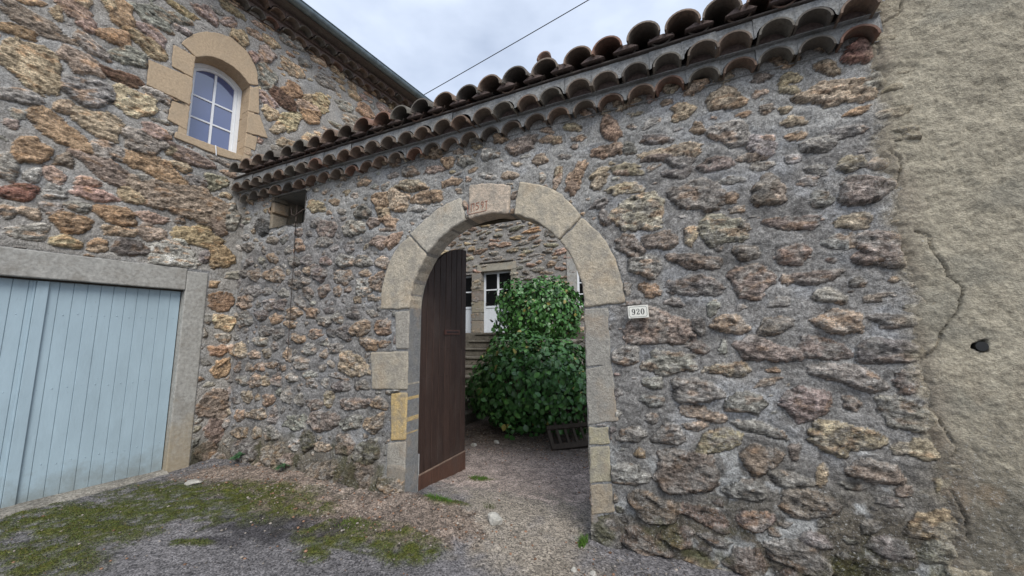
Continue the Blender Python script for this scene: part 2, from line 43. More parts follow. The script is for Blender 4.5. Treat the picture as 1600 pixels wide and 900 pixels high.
BLK={'V': [[(-2.788,1.762),(-2.78,1.946),(-2.722,2.175),(-2.619,2.352),(-2.443,2.492),(-2.238,2.287),(-2.364,2.081),(-2.429,1.894),(-2.44,1.749)],[(-2.435,2.504),(-2.248,2.631),(-2.043,2.737),(-1.832,2.785),(-1.794,2.585),(-1.966,2.527),(-2.104,2.431),(-2.231,2.299)],[(-1.741,2.895),(-1.522,2.873),(-1.309,2.809),(-1.336,2.571),(-1.549,2.603),(-1.759,2.592)],[(-1.228,2.83),(-1.048,2.767),(-0.879,2.674),(-0.685,2.434),(-0.856,2.28),(-0.947,2.379),(-1.089,2.477),(-1.28,2.557)],[(-0.68,2.423),(-0.552,2.279),(-0.452,2.094),(-0.398,1.901),(-0.378,1.72),(-0.684,1.698),(-0.693,1.876),(-0.749,2.087),(-0.85,2.268)]],'Q': [[(-2.593,1.729),(-2.447,1.73),(-2.426,1.364),(-2.569,1.363)],[(-2.895,1.329),(-2.425,1.34),(-2.389,0.981),(-2.857,0.963)],[(-2.607,0.939),(-2.38,0.952),(-2.343,0.527),(-2.595,0.494)],[(-2.634,0.472),(-2.335,0.51),(-2.303,0.212),(-2.636,0.182)]],'R': [[(-0.684,1.688),(-0.507,1.687),(-0.501,1.256),(-0.684,1.242)],[(-0.68,1.227),(-0.314,1.265),(-0.316,0.863),(-0.68,0.813)],[(-0.675,0.799),(-0.543,0.811),(-0.534,0.691),(-0.675,0.666)],[(-0.676,0.652),(-0.539,0.672),(-0.535,0.435),(-0.671,0.397)],[(-0.671,0.384),(-0.536,0.417),(-0.522,0.23),(-0.665,0.179)]],'WA': [(-0.706,4.994),(-0.57,5.1),(-0.382,5.121),(-0.229,5.055),(-0.128,4.948),(0.026,5.045),(-0.023,5.26),(-0.157,5.443),(-0.354,5.51),(-0.529,5.442),(-0.718,5.286),(-0.837,5.055)],'WL': [[(-0.718,4.977),(-0.706,4.688),(-0.897,4.706),(-0.903,4.989)],[(-0.705,4.68),(-0.713,4.325),(-1.085,4.347),(-1.096,4.659)],[(-0.712,4.309),(-0.698,3.997),(-0.874,4.037),(-0.861,4.289)]],'WR': [[(-0.119,4.934),(0.028,5.026),(0.066,4.626),(-0.109,4.596)],[(-0.107,4.578),(0.067,4.607),(0.197,4.323),(-0.1,4.272)],[(-0.098,4.254),(0.067,4.279),(0.058,4.065),(-0.099,4.068)]],'WS': [(-0.689,3.96),(-0.099,3.958),(-0.092,3.869),(-0.223,3.831),(-0.8,3.848),(-0.79,3.935)],'bound': [(1.228,3.57),(1.204,3.31),(1.217,3.001),(1.212,2.75),(1.183,2.592),(1.191,2.308),(1.185,2.152),(1.197,1.997),(1.197,1.846),(1.205,1.624),(1.2,1.338),(1.208,1.13),(1.21,0.928),(1.24,0.8),(1.24,0.545),(1.234,0.236)],'cracks': [[(1.354,3.515),(1.33,3.428),(1.237,3.395),(1.212,3.352),(1.208,3.199)],[(1.195,2.569),(1.237,2.499),(1.216,2.383),(1.176,2.331),(1.138,2.298)],[(1.061,2.23),(1.112,2.183),(1.142,2.119)],[(1.247,2.059),(1.302,2.022),(1.302,1.947),(1.34,1.852),(1.349,1.797),(1.404,1.721),(1.366,1.589),(1.288,1.479),(1.267,1.409),(1.214,1.345),(1.171,1.316),(1.171,1.267),(1.197,1.199),(1.202,1.079)],[(1.227,1.014),(1.256,0.94),(1.283,0.88),(1.259,0.819)],[(1.239,0.646),(1.264,0.549),(1.268,0.426)]],'hole': (1.432,1.406)}
GBLOB=[(-4.602,-1.409,0.977,0.431,0.613,-0.173,'m'),(-4.148,-0.68,0.957,0.419,0.365,-0.18,'m'),(-4.117,-1.724,0.45,0.2,0.359,-0.085,'m'),(-4.184,-1.044,0.82,0.361,0.459,-0.183,'m'),(-3.325,-0.602,0.465,0.205,0.17,-0.109,'m'),(-2.287,-0.649,0.395,0.175,0.155,-0.143,'m'),(-1.827,-0.625,0.246,0.109,0.125,-0.149,'m'),(-2.389,-0.94,0.113,0.05,0.088,-0.066,'m'),(-3.374,-1.223,0.258,0.114,0.102,-0.045,'m'),(-1.975,0.057,0.182,0.08,0.057,-0.083,'m'),(-2.076,0.803,0.158,0.069,0.055,-0.096,'m'),(-3.753,-0.263,0.715,0.312,0.285,-0.188,'s'),(-2.656,-0.308,0.667,0.293,0.251,-0.232,'s'),(-2.132,-0.263,0.435,0.192,0.218,-0.258,'s'),(-4.518,-0.319,0.449,0.196,0.205,-0.109,'s'),(-3.135,-0.311,0.655,0.287,0.242,-0.189,'s'),(-1.728,-0.302,0.225,0.099,0.141,-0.205,'s'),(-1.458,0.155,0.447,0.197,0.257,-0.533,'p'),(-1.051,-0.28,0.447,0.198,0.146,-0.366,'p'),(-1.749,0.612,0.466,0.204,0.178,-0.354,'p'),(-0.95,0.146,0.276,0.122,0.182,-0.598,'p'),(-3.138,-0.873,0.511,0.226,0.185,-0.11,'k'),(-3.251,-1.122,0.262,0.116,0.12,-0.059,'k'),(-2.862,-0.117,0.333,0.146,0.089,-0.083,'w'),(-3.291,-0.258,0.169,0.074,0.105,-0.079,'w')]
# ---------------------------------------------------------------- numpy noise
_rs=np.random.RandomState(7); _T=_rs.rand(64,256,256).astype(np.float32)
def vn(x,y,s=0):
    T=_T[s%64]; xi=np.floor(x).astype(int); yi=np.floor(y).astype(int); fx=x-xi; fy=y-yi
    fx=fx*fx*(3-2*fx); fy=fy*fy*(3-2*fy)
    a=T[xi&255,yi&255]; b=T[(xi+1)&255,yi&255]; c=T[xi&255,(yi+1)&255]; d=T[(xi+1)&255,(yi+1)&255]
    return (a*(1-fx)+b*fx)*(1-fy)+(c*(1-fx)+d*fx)*fy
def fb(x,y,s=0,o=4,g=.5):
    t=0;a=1;n=0
    for i in range(o): t=t+a*vn(x*2**i+17.3*i,y*2**i+9.1*i,s+i*5); n+=a; a*=g
    return t/n-.5
def ss(a,b,x): t=np.clip((x-a)/(b-a),0,1); return t*t*(3-2*t)
# ---------------------------------------------------------------- object helpers
ROOT={}
def put(o,parent=None):
    SC.collection.objects.link(o)
    if parent is not None: o.parent=parent
    return o
def props(o,label=None,cat=None,group=None,kind=None):
    if label: o['label']=label
    if cat: o['category']=cat
    if group: o['group']=group
    if kind: o['kind']=kind
    return o
def thing(name,loc,label,cat,group=None):
    o=bpy.data.objects.new(name,None); o.empty_display_size=.1; o.location=loc; put(o)
    ROOT[o.name]=Vector(loc); return props(o,label,cat,group)
def mk(name,verts,faces,mat,parent=None,smooth=False,cols=None,mask=None,loc=None,sangle=None):
    """a mesh object given in world coordinates"""
    me=bpy.data.meshes.new(name)
    V=np.asarray(verts,dtype=np.float64).reshape(-1,3)
    if parent is not None: org=ROOT[parent.name]
    else: org=Vector(loc) if loc is not None else Vector((0,0,0))
    V=V-np.array(org)
    if isinstance(faces,np.ndarray):
        n=len(faces); k=faces.shape[1]
        me.vertices.add(len(V)); me.vertices.foreach_set('co',V.astype(np.float32).ravel())
        me.loops.add(n*k); me.loops.foreach_set('vertex_index',faces.astype(np.int32).ravel())
        me.polygons.add(n); me.polygons.foreach_set('loop_start',np.arange(0,n*k,k,dtype=np.int32))
        me.update(calc_edges=True)
    else: me.from_pydata([tuple(v) for v in V],[],faces)
    me.validate()
    o=bpy.data.objects.new(name,me)
    if parent is None: o.location=org
    ROOT[o.name]=org
    for an,arr in (('Col',cols),('Mask',mask)):
        if arr is not None:
            at=me.color_attributes.new(an,'FLOAT_COLOR','POINT')
            a=np.ones((len(V),4),dtype=np.float32); arr=np.asarray(arr); a[:,:arr.shape[1]]=arr; at.data.foreach_set('color',a.ravel())
    if smooth: me.polygons.foreach_set('use_smooth',np.ones(len(me.polygons),dtype=bool))
    me.materials.append(mat); put(o,parent)
    if parent is not None: ROOT[o.name]=org
    me.update()
    if sangle is not None: me.set_sharp_from_angle(angle=R_(sangle))
    return o
class MB:
    def __init__(s): s.v=[];s.f=[];s.c=[]
    def add(s,V,F,col=None):
        b=len(s.v); s.v+= [tuple(p) for p in V]; s.f+=[tuple(i+b for i in f) for f in F]
        s.c+=[tuple(col) if col is not None else (1,1,1)]*len(V)
    def box(s,P,a,b,c,col=None):   # corner P and edge vectors
        P,a,b,c=map(Vector,(P,a,b,c))
        V=[P,P+a,P+a+b,P+b,P+c,P+a+c,P+a+b+c,P+b+c]
        F=[(0,3,2,1),(4,5,6,7),(0,1,5,4),(1,2,6,5),(2,3,7,6),(3,0,4,7)]
        if a.cross(b).dot(c)<0: F=[f[::-1] for f in F]
        s.add(V,F,col)
    def tube(s,pts,r,n=8,col=None,cap=True):
        pts=[Vector(p) for p in pts]; rs=r if isinstance(r,(list,tuple)) else [r]*len(pts)
        V=[];F=[];up=Vector((0,0,1))
        for i,p in enumerate(pts):
            t=(pts[min(i+1,len(pts)-1)]-pts[max(i-1,0)]).normalized()
            if abs(t.dot(up))>.95: up=Vector((1,0,0))
            x=t.cross(up).normalized(); y=x.cross(t)
            for k in range(n): a=2*math.pi*k/n; V.append(p+(x*math.cos(a)+y*math.sin(a))*rs[i])
            if i:
                for k in range(n): F.append(((i-1)*n+k,(i-1)*n+(k+1)%n,i*n+(k+1)%n,i*n+k))
        if cap: F.append(tuple(range(n))); F.append(tuple(range((len(pts)-1)*n,len(pts)*n))[::-1])
        s.add(V,F,col)
    def out(s,name,mat,parent=None,smooth=False,bevel=0,loc=None,sangle=None,seg=2):
        o=mk(name,s.v,s.f,mat,parent,smooth,cols=s.c,loc=loc,sangle=sangle)
        if bevel: 
            m=o.modifiers.new('b','BEVEL'); m.width=bevel; m.segments=seg; m.limit_method='ANGLE'; m.angle_limit=R_(35)
            m.harden_normals=False
        return o
# ---------------------------------------------------------------- materials
def mat_new(name):
    m=bpy.data.materials.new(name); m.use_nodes=True; n=m.node_tree.nodes; b=n['Principled BSDF']; return m,m.node_tree,b
def nd(t,ty,**k):
    n=t.nodes.new(ty)
    for a,v in k.items():
        if a in n.inputs.keys(): n.inputs[a].default_value=v
        else: setattr(n,a,v)
    return n
def obj_noise(t,scale,detail=4,rough=.6,stretch=None,co=None):
    c=co or nd(t,'ShaderNodeTexCoord').outputs['Object']
    if stretch:
        m=nd(t,'ShaderNodeMapping'); m.inputs['Scale'].default_value=stretch; t.links.new(c,m.inputs[0]); c=m.outputs[0]
    n=nd(t,'ShaderNodeTexNoise'); n.inputs['Scale'].default_value=scale; n.inputs['Detail'].default_value=detail; n.inputs['Roughness'].default_value=rough
    t.links.new(c,n.inputs['Vector']); return n.outputs['Fac']
def low_stain(t,z0,z1,sc=7):
    '''splash and damp stains climbing unevenly from the foot'''
    sp=nd(t,'ShaderNodeSeparateXYZ'); t.links.new(nd(t,'ShaderNodeTexCoord').outputs['Object'],sp.inputs[0])
    n=obj_noise(t,sc,5,.7); z=mathn(t,'ADD',sp.outputs[2],mathn(t,'MULTIPLY',mathn(t,'SUBTRACT',n,.5),-(z1-z0)*2.2))
    m=nd(t,'ShaderNodeMapRange'); m.inputs['From Min'].default_value=z1; m.inputs['From Max'].default_value=z0; t.links.new(z,m.inputs['Value']); return m.outputs[0]
def ramp(t,fac,p0,p1,c0=(0,0,0,1),c1=(1,1,1,1)):
    r=nd(t,'ShaderNodeValToRGB'); e=r.color_ramp.elements; e[0].position=p0;e[1].position=p1;e[0].color=c0;e[1].color=c1
    t.links.new(fac,r.inputs[0]); return r.outputs[0]
def mixc(t,fac,a,b,bt='MIX'):
    m=nd(t,'ShaderNodeMix'); m.data_type='RGBA'; m.blend_type=bt
    for k,v in (('Factor',fac),('A',a),('B',b)):
        if hasattr(v,'links'): t.links.new(v,m.inputs[k])
        else: m.inputs[k].default_value=v if k=='Factor' else (*v[:3],1)
    return m.outputs['Result']
def mathn(t,op,a,b=0,c=0):
    m=nd(t,'ShaderNodeMath'); m.operation=op
    for i,v in enumerate((a,b,c)):
        if hasattr(v,'links'): t.links.new(v,m.inputs[i])
        else: m.inputs[i].default_value=v
    return m.outputs[0]
def bump(t,b,h,dist=.01,strength=1,prev=None):
    n=nd(t,'ShaderNodeBump'); n.inputs['Distance'].default_value=dist; n.inputs['Strength'].default_value=strength
    t.links.new(h,n.inputs['Height'])
    if prev is not None: t.links.new(prev,n.inputs['Normal'])
    t.links.new(n.outputs[0],b.inputs['Normal']); return n.outputs[0]
def rock_mat(name,fine=1.0,ct=1.0):
    """vertex-coloured masonry with mineral speckle, lichen dots and a fine layered bump"""
    m,t,b=mat_new(name); L=t.links.new
    col=nd(t,'ShaderNodeVertexColor',layer_name='Col').outputs[0]
    mk_=nd(t,'ShaderNodeVertexColor',layer_name='Mask').outputs[0]; sp=nd(t,'ShaderNodeSeparateColor'); L(mk_,sp.inputs[0])
    stone,lich=sp.outputs[0],sp.outputs[1]
    co=nd(t,'ShaderNodeTexCoord').outputs['Object']
    n1=obj_noise(t,125*fine,3,.8,co=co); n2=obj_noise(t,55*fine,4,.65,co=co)
    st=(1,1,2.4) 
    n3=obj_noise(t,26*fine,5,.7,stretch=st,co=co)
    v1=ramp(t,n1,.32,.68,(.50,.50,.50,1),(1.52,1.52,1.52,1))
    c=mixc(t,ct,col,v1,'MULTIPLY')
    v3=ramp(t,n3,.34,.66,(.36,.33,.31,1),(1.6,1.58,1.55,1))
    f=mathn(t,'MULTIPLY',stone,.75)
    c=mixc(t,f,c,v3,'MULTIPLY')
    v2=ramp(t,n2,.36,.64,(.66,.65,.64,1),(1.36,1.36,1.36,1)); c=mixc(t,.85*ct,c,v2,'MULTIPLY')
    # pale and dark lichen dots
    d1=obj_noise(t,62*fine,6,.85,co=co); w=ramp(t,d1,.555,.64); w=mathn(t,'MULTIPLY',w,lich)
    c=mixc(t,w,c,(.50,.49,.46))
    d2=obj_noise(t,48*fine,6,.8,stretch=(1.3,1.3,1.1),co=co); k=ramp(t,d2,.56,.66); k=mathn(t,'MULTIPLY',k,lich); k=mathn(t,'MULTIPLY',k,.8)
    c=mixc(t,k,c,(.045,.042,.04))
    L(c,b.inputs['Base Color']); b.inputs['Roughness'].default_value=.92; b.inputs['Specular IOR Level'].default_value=.25
    h=mathn(t,'ADD',mathn(t,'MULTIPLY',n3,mathn(t,'MULTIPLY',stone,1.6)),mathn(t,'MULTIPLY',n2,.5))
    h=mathn(t,'ADD',h,mathn(t,'MULTIPLY',n1,.32))
    bump(t,b,h,.021/fine,1.0)
    return m
def simple_mat(name,c,rough=.8,noise=40,amp=.25,bumpd=.002,vcol=False,stretch=None,metal=0,spec=.4,stain=0,stainc=(.1,.09,.08),foot=None):
    m,t,b=mat_new(name); L=t.links.new
    n=obj_noise(t,noise,5,.65,stretch)
    v=ramp(t,n,.3,.7,(1-amp,)*3+(1,),(1+amp,)*3+(1,))
    base=nd(t,'ShaderNodeVertexColor',layer_name='Col').outputs[0] if vcol else None
    if vcol: base=mixc(t,1,base,(*c,1),'MULTIPLY')
    col=mixc(t,1,base if vcol else c,v,'MULTIPLY')
    if stain:
        s=ramp(t,obj_noise(t,6,5,.7),.48,.68); s=mathn(t,'MULTIPLY',s,stain); col=mixc(t,s,col,stainc)
    if foot: col=mixc(t,mathn(t,'MULTIPLY',low_stain(t,.1,.75,4),.6),col,foot)
    L(col,b.inputs['Base Color']); b.inputs['Roughness'].default_value=rough; b.inputs['Metallic'].default_value=metal; b.inputs['Specular IOR Level'].default_value=spec
    if bumpd: bump(t,b,n,bumpd*4)
    return m
# ---------------------------------------------------------------- stone colours (albedo)
PAL=dict(t=(.44,.345,.24),o=(.38,.255,.155),b=(.27,.21,.165),d=(.18,.16,.145),g=(.32,.30,.265),G=(.31,.29,.22),w=(.43,.41,.37),
         p=(.35,.275,.235),P=(.42,.30,.235),y=(.43,.345,.21),Y=(.46,.42,.30),r=(.16,.085,.055),R=(.29,.125,.09),k=(.05,.048,.046),m=(.085,.082,.04),h=(.29,.27,.235),H=(.24,.225,.205))
class Plane:
    def __init__(s,O,U): s.O=np.array(O,float); s.U=np.array(U,float); s.N=np.array([s.U[1],-s.U[0],0.]); s.Z=np.array([0,0,1.])
    def p(s,u,v,n=0): return s.O+s.U*u+s.Z*v+s.N*n
    def arr(s,u,v,n): return s.O+u[...,None]*s.U+v[...,None]*s.Z+n[...,None]*s.N
def rubble(us,vs,stones,fill,mort,seed,relief,hole=None):
    """height and colour fields of a mortared rubble wall on the grid us x vs"""
    rng=np.random.RandomState(seed)
    U,V=np.meshgrid(us,vs,indexing='ij'); nu,nv=U.shape
    M=np.full((nu,nv),-9.0); ID=-np.ones((nu,nv),int); LU=np.zeros((nu,nv)); LV=np.zeros((nu,nv))
    wob=fb(U*9,V*9,seed,3); wob2=fb(U*30,V*30,seed+1,3)
    recs=[]
    def stamp(c,E,Q,key,test=False,gap=.01):
        ru=abs(E[0])+abs(Q[0]);rv=abs(E[1])+abs(Q[1])
        i0,i1=np.searchsorted(us,[c[0]-ru*1.35,c[0]+ru*1.35]); j0,j1=np.searchsorted(vs,[c[1]-rv*1.35,c[1]+rv*1.35])
        if i1-i0<3 or j1-j0<3: return False
        sl=(slice(i0,i1),slice(j0,j1)); du=U[sl]-c[0]; dv=V[sl]-c[1]
        det=E[0]*Q[1]-E[1]*Q[0]
        if abs(det)<1e-7: return False
        x=(du*Q[1]-dv*Q[0])/det; y=(dv*E[0]-du*E[1])/det
        ph=rng.rand(3)*6.28; th=np.arctan2(y,x)
        sq=2.0+rng.rand()*1.6
        d=(np.abs(x)**sq+np.abs(y)**sq)**(1/sq)
        nk=rng.randint(5,8); a0=rng.rand()*6.28; pd=np.full(x.shape,-9.)
        for q in range(nk):
            aq=a0+6.283*(q+rng.rand()*.55)/nk; pd=np.maximum(pd,(x*math.cos(aq)+y*math.sin(aq))/(.80+.22*rng.rand()))
        d=d*.4+pd*.6
        d=d*(1+.09*np.cos(2*th+ph[0])+.10*np.cos(3*th+ph[1])+.05*np.cos(5*th+ph[2]))+wob[sl]*.34+wob2[sl]*.18
        b=min(math.hypot(*E),math.hypot(*Q)); m=(1-d)*b*(.8)
        if test:
            ins=m>-gap
            if ins.sum()==0: return False
            if (M[sl][ins]>-gap).mean()>.04: return False
        idn=len(recs); take=(m>M[sl])&(m>-.03)
        own=take&((M[sl]<0)|(m>0))
        if (m>0).sum()<4: return False
        Msl=M[sl]; Msl[own]=m[own]; ID[sl][own&(m>0)]=idn
        LU[sl][own]=(x*math.hypot(*E))[own]; LV[sl][own]=(y*math.hypot(*Q))[own]
        recs.append((key,b,math.hypot(*E)))
        return True
    gk=fill.get('grow',1.12)
    for s in stones: stamp(s[0:2],(s[2]*gk,s[3]*gk),(s[4]*gk,s[5]*gk),s[6])
    u0,u1,v0,v1=us[0],us[-1],vs[0],vs[-1]
    for k in range(fill['n']):
        f=1-.80*(k/fill['n'])**.8
        u=u0+(u1-u0)*rng.rand(); v=v0+(v1-v0)*rng.rand()
        if hole is not None and hole(np.array(u),np.array(v))<-.05: continue
        a,b,an,pal,gap=fill['f'](u,v,rng); a*=f;b*=f
        c,s=math.cos(an),math.sin(an)
        stamp((u,v),(a*c,a*s),(-b*s,b*c),pal,True,gap)
    n=len(recs); A=np.array([r[1] for r in recs]) if n else np.zeros(1)
    cols=np.array([PAL[r[0]] for r in recs]); cols=cols*(1+(rng.rand(n,1)-.5)*.45)*(1+(rng.rand(n,3)-.5)*.10)
    ix=np.where(ID>=0,ID,0); inst=(ID>=0)*1.0
    prot=relief[0]+relief[1]*rng.rand(n); tilt=(rng.rand(n,2)-.5)*relief[2]
    sc=fb(LU*20+ix*3.7,LV*58+ix*1.3,seed+3,3); led=fb(LU*9+ix*1.7,LV*22+ix*2.9,seed+9,3); crg=fb(U*38,V*52,seed+24,3)
    amp=np.clip(A/.05,.35,1.3)[ix]
    hs=-.016+(prot[ix]+.016)*ss(-.004,.020,M)*amp + tilt[ix,0]*LU+tilt[ix,1]*LV + (led*.030+sc*.012+crg*.020)*relief[3]*amp
    tro=fb(U*7+V*2,V*12-U*3,seed+26,3)
    hm=fb(U*5,V*5,seed+12,3)*.022+tro*.018*mort['rough']+fb(U*45,V*45,seed+13,4)*.009*mort['rough'] - .007*np.exp(-(np.clip(-M,0,1)/.010)**2)
    # whichever stands higher shows: mortar laps over the edges of the stones
    st=ss(-.0018,.0018,hs-hm*.6+.0035)*inst*ss(-.002,.002,M)
    H=hm*(1-st)+np.maximum(hs,hm*.6)*st
    spec=fb(U*60,V*60,seed+15,3); big=fb(U*3,V*3,seed+17,4)
    cs=cols[ix]*(1+sc[...,None]*1.3+led[...,None]*1.2+spec[...,None]*.8+crg[...,None]*.8)
    # rust and pale veins inside the stones
    vein=fb(LU*12+ix*2.3,LV*30+ix*.7,seed+20,3); rust=ss(.08,.22,vein)[...,None]*.5
    cs=cs*(1-rust)+rust*np.array([.30,.17,.08])*(cs.mean(-1,keepdims=True)/.2)
    cm=mort['col'](U,V)*(1+big[...,None]*.5+spec[...,None]*.5+tro[...,None]*.5)
    so=fill.get('soft',0); cs=cs*(1-so)+so*cm*(1+sc[...,None]*1.4+crg[...,None]*1.2)
    C=cs*st[...,None]+cm*(1-st[...,None])
    pit=fb(U*70,V*70,seed+30,2); pk=ss(.14,.26,pit)*fill.get('pit',1.)*(.35+.65*st); C=C*(1-.55*pk[...,None]); H=H-.006*pk
    return U,V,H,C,st
def in_poly(U,V,poly,pad=0.0):
    P=np.array(poly); c=P.mean(0)
    if pad: d=P-c; P=c+d*(1+pad/np.maximum(np.hypot(d[:,0],d[:,1]),1e-6))[:,None]
    r=np.zeros(U.shape,bool); n=len(P)
    for i in range(n):
        (x1,y1),(x2,y2)=P[i],P[(i+1)%n]
        if abs(y1-y2)<1e-9: continue
        r^=((y1>V)!=(y2>V))&(U<(x2-x1)*(V-y1)/(y2-y1)+x1)
    return r
def sink(U,V,H,C,st,polys,col,pad=.012):
    for q in polys:
        m=in_poly(U,V,q,pad); H[m]=np.minimum(H[m],-.004); C[m]=np.array(col)*(1+fb(U[m]*40,V[m]*40,90,3)*.5)[:,None]; st[m]=0
def grid_faces(nu,nv,keep=None):
    i=np.arange(nu-1)[:,None]; j=np.arange(nv-1)[None,:]
    a=i*nv+j; F=np.stack([a,a+nv,a+nv+1,a+1],-1)
    if keep is not None: F=F[keep]
    return F.reshape(-1,4)
def wall_mesh(name,pl,U,V,H,C,mask,mat,parent,sdf=None,h=.01):
    """drop cells inside the opening (sdf<0) and snap the rim to its outline"""
    keep=None
    if sdf is not None:
        D=sdf(U,V); e=1e-3; gx=(sdf(U+e,V)-sdf(U-e,V))/(2*e); gy=(sdf(U,V+e)-sdf(U,V-e))/(2*e); g2=np.maximum(gx*gx+gy*gy,.05)
        nr=np.abs(D)<h*.75; U=np.where(nr,U-D*gx/g2,U); V=np.where(nr,V-D*gy/g2,V); D=np.where(nr,0,D)
        ok=D>=0; keep=ok[:-1,:-1]&ok[1:,:-1]&ok[1:,1:]&ok[:-1,1:]
    P=pl.arr(U,V,H).reshape(-1,3); F=grid_faces(U.shape[0],U.shape[1],keep)
    used=np.zeros(len(P),bool); used[F.ravel()]=True; idx=np.cumsum(used)-1
    F=idx[F]; P=P[used]; C=np.clip(C.reshape(-1,3)[used],.004,.9); mask=mask.reshape(-1,3)[used]
    if False: F=F[:,::-1]
    return mk(name,P,F,mat,parent,True,cols=C,mask=mask)
def densify(poly,step=.03,jit=.003,rng=random):
    out=[];n=len(poly); P=[Vector(p) for p in poly]; T=[]
    for i in range(n):
        a=P[i]-P[i-1]; b=P[(i+1)%n]-P[i]; la,lb=a.length,b.length
        T.append(((a/la+b/lb)/2).normalized() if la>1e-6 and lb>1e-6 and a.angle(b)<.62 else None)
    for i in range(n):
        a=P[i];b=P[(i+1)%n]; l=(b-a).length; k=max(1,int(l/step)); e=(b-a)/max(l,1e-9)
        t0=(T[i] or e)*l; t1=(T[(i+1)%n] or e)*l
        for j in range(k):
            s=j/k; q=a*(2*s**3-3*s*s+1)+t0*(s**3-2*s*s+s)+b*(3*s*s-2*s**3)+t1*(s**3-s*s); out.append((q.x+rng.uniform(-jit,jit),q.y+rng.uniform(-jit,jit)))
    return out
def block(name,pl,poly,n0,n1,mat,parent,col=(1,1,1),jit=.003,bev=.012,step=.05,fixed=None):
    """dressed stone: outline on the wall plane, from depth n0 out to n1"""
    P=densify(poly,step,jit); 
    area=sum(P[i][0]*P[(i+1)%len(P)][1]-P[(i+1)%len(P)][0]*P[i][1] for i in range(len(P)))
    if area<0: P=P[::-1]
    n=len(P); V=[pl.p(u,v,n1) for u,v in P]+[pl.p(u,v,n0) for u,v in P]
    F=[tuple(range(n))[::1]]+[(i,i+n,(i+1)%n+n,(i+1)%n) for i in range(n)]+[tuple(range(n,2*n))[::-1]]
    o=mk(name,V,F,mat,parent,False,cols=[col]*len(V))
    m=o.modifiers.new('b','BEVEL'); m.width=bev; m.segments=3; m.limit_method='ANGLE'; m.angle_limit=R_(50)
    return o
rnd=random.Random(5)
# ---------------------------------------------------------------- planes
WU=(math.cos(R_(84.1)),math.sin(R_(84.1)),0)
GP=Plane((0,0,0),(1,0,0)); WP=Plane((-5.27,0,0),WU); FP=Plane((0,7.5,0),(1,0,0)); RP=Plane((0,0,0),(1,0,0))
# ---------------------------------------------------------------- materials
M_ROCK=rock_mat('rubble masonry'); M_ROCKF=rock_mat('far rubble masonry',.6); M_REND=rock_mat('rough cast render',.9,.5)
def blk_mat():
    m,t,b=mat_new('weathered dressed stone'); L=t.links.new
    base=nd(t,'ShaderNodeVertexColor',layer_name='Col').outputs[0]
    n=obj_noise(t,110,3,.7); n2=obj_noise(t,9,5,.65); n3=obj_noise(t,3.5,4,.6); n4=obj_noise(t,32,5,.75)
    c=mixc(t,1,base,ramp(t,n,.3,.7,(.68,.68,.68,1),(1.32,1.32,1.32,1)),'MULTIPLY')
    c=mixc(t,.9,c,ramp(t,n4,.3,.72,(.72,.72,.72,1),(1.25,1.25,1.25,1)),'MULTIPLY')
    c=mixc(t,mathn(t,'MULTIPLY',ramp(t,n2,.44,.62),.6),c,(.26,.245,.215))
    c=mixc(t,mathn(t,'MULTIPLY',ramp(t,n3,.52,.68),.30),c,(.46,.31,.17))
    c=mixc(t,mathn(t,'MULTIPLY',ramp(t,n4,.62,.72),.35),c,(.10,.095,.085))
    L(c,b.inputs['Base Color']); b.inputs['Roughness'].default_value=.92; b.inputs['Specular IOR Level'].default_value=.2
    h=mathn(t,'ADD',mathn(t,'MULTIPLY',n4,1.6),mathn(t,'MULTIPLY',n,.5)); bump(t,b,h,.009); return m
M_BLK=blk_mat()
M_SAND=simple_mat('dressed sandstone',(.44,.335,.225),.9,48,.20,.0016,spec=.2,stain=.35,stainc=(.33,.27,.20))
M_MORT=simple_mat('bedding mortar',(.30,.30,.29),.95,60,.35,.003,spec=.2,stain=.5,stainc=(.12,.115,.10))
M_MORTR=simple_mat('reddish eaves mortar',(.17,.13,.115),.9,50,.35,.003,spec=.2,stain=.4,stainc=(.10,.075,.065))
M_CONC=simple_mat('cast concrete',(.36,.35,.32),.9,30,.28,.0014,spec=.2,stain=.6,stainc=(.22,.20,.17),foot=(.33,.25,.14))
def tile_mat():
    m,t,b=mat_new('fired clay tile'); L=t.links.new
    base=nd(t,'ShaderNodeVertexColor',layer_name='Col').outputs[0]
    n=obj_noise(t,38,5,.7); n2=obj_noise(t,7,4,.6); n3=obj_noise(t,150,3,.7)
    c=mixc(t,1,base,ramp(t,n,.3,.7,(.65,.65,.65,1),(1.3,1.3,1.3,1)),'MULTIPLY')
    k=mathn(t,'MULTIPLY',ramp(t,n2,.45,.62),.5); c=mixc(t,k,c,(.15,.14,.12))
    w=mathn(t,'MULTIPLY',ramp(t,n3,.62,.70),.5); c=mixc(t,w,c,(.33,.32,.28))
    L(c,b.inputs['Base Color']); b.inputs['Roughness'].default_value=.9; b.inputs['Specular IOR Level'].default_value=.2; bump(t,b,n,.006); return m
M_TILE=tile_mat()
M_WHITE=simple_mat('white painted frame',(.78,.80,.82),.45,20,.05,0,spec=.4)
M_WOODW=simple_mat('painted door boards',(.70,.74,.78),.55,20,.08,0.0005)
def glass_mat(name,c,ior=2.0):
    m,t,b=mat_new(name); b.inputs['Base Color'].default_value=(*c,1); b.inputs['Roughness'].default_value=.04; b.inputs['IOR'].default_value=ior; b.inputs['Specular IOR Level'].default_value=.5
    n=obj_noise(t,2.0,1,.5); bump(t,b,n,.004); return m
M_GLASS=glass_mat('window glass',(.08,.105,.23),2.2); M_GLASSD=glass_mat('dark window glass',(.006,.007,.008),1.45)  # window glass: blue base colour stands in for the reflected sky
M_ZINC=simple_mat('weathered zinc gutter',(.19,.24,.26),.45,9,.3,.0004,metal=.55,stretch=(1,1,1))
M_IRON=simple_mat('rusty iron',(.045,.032,.025),.75,120,.5,.0006)
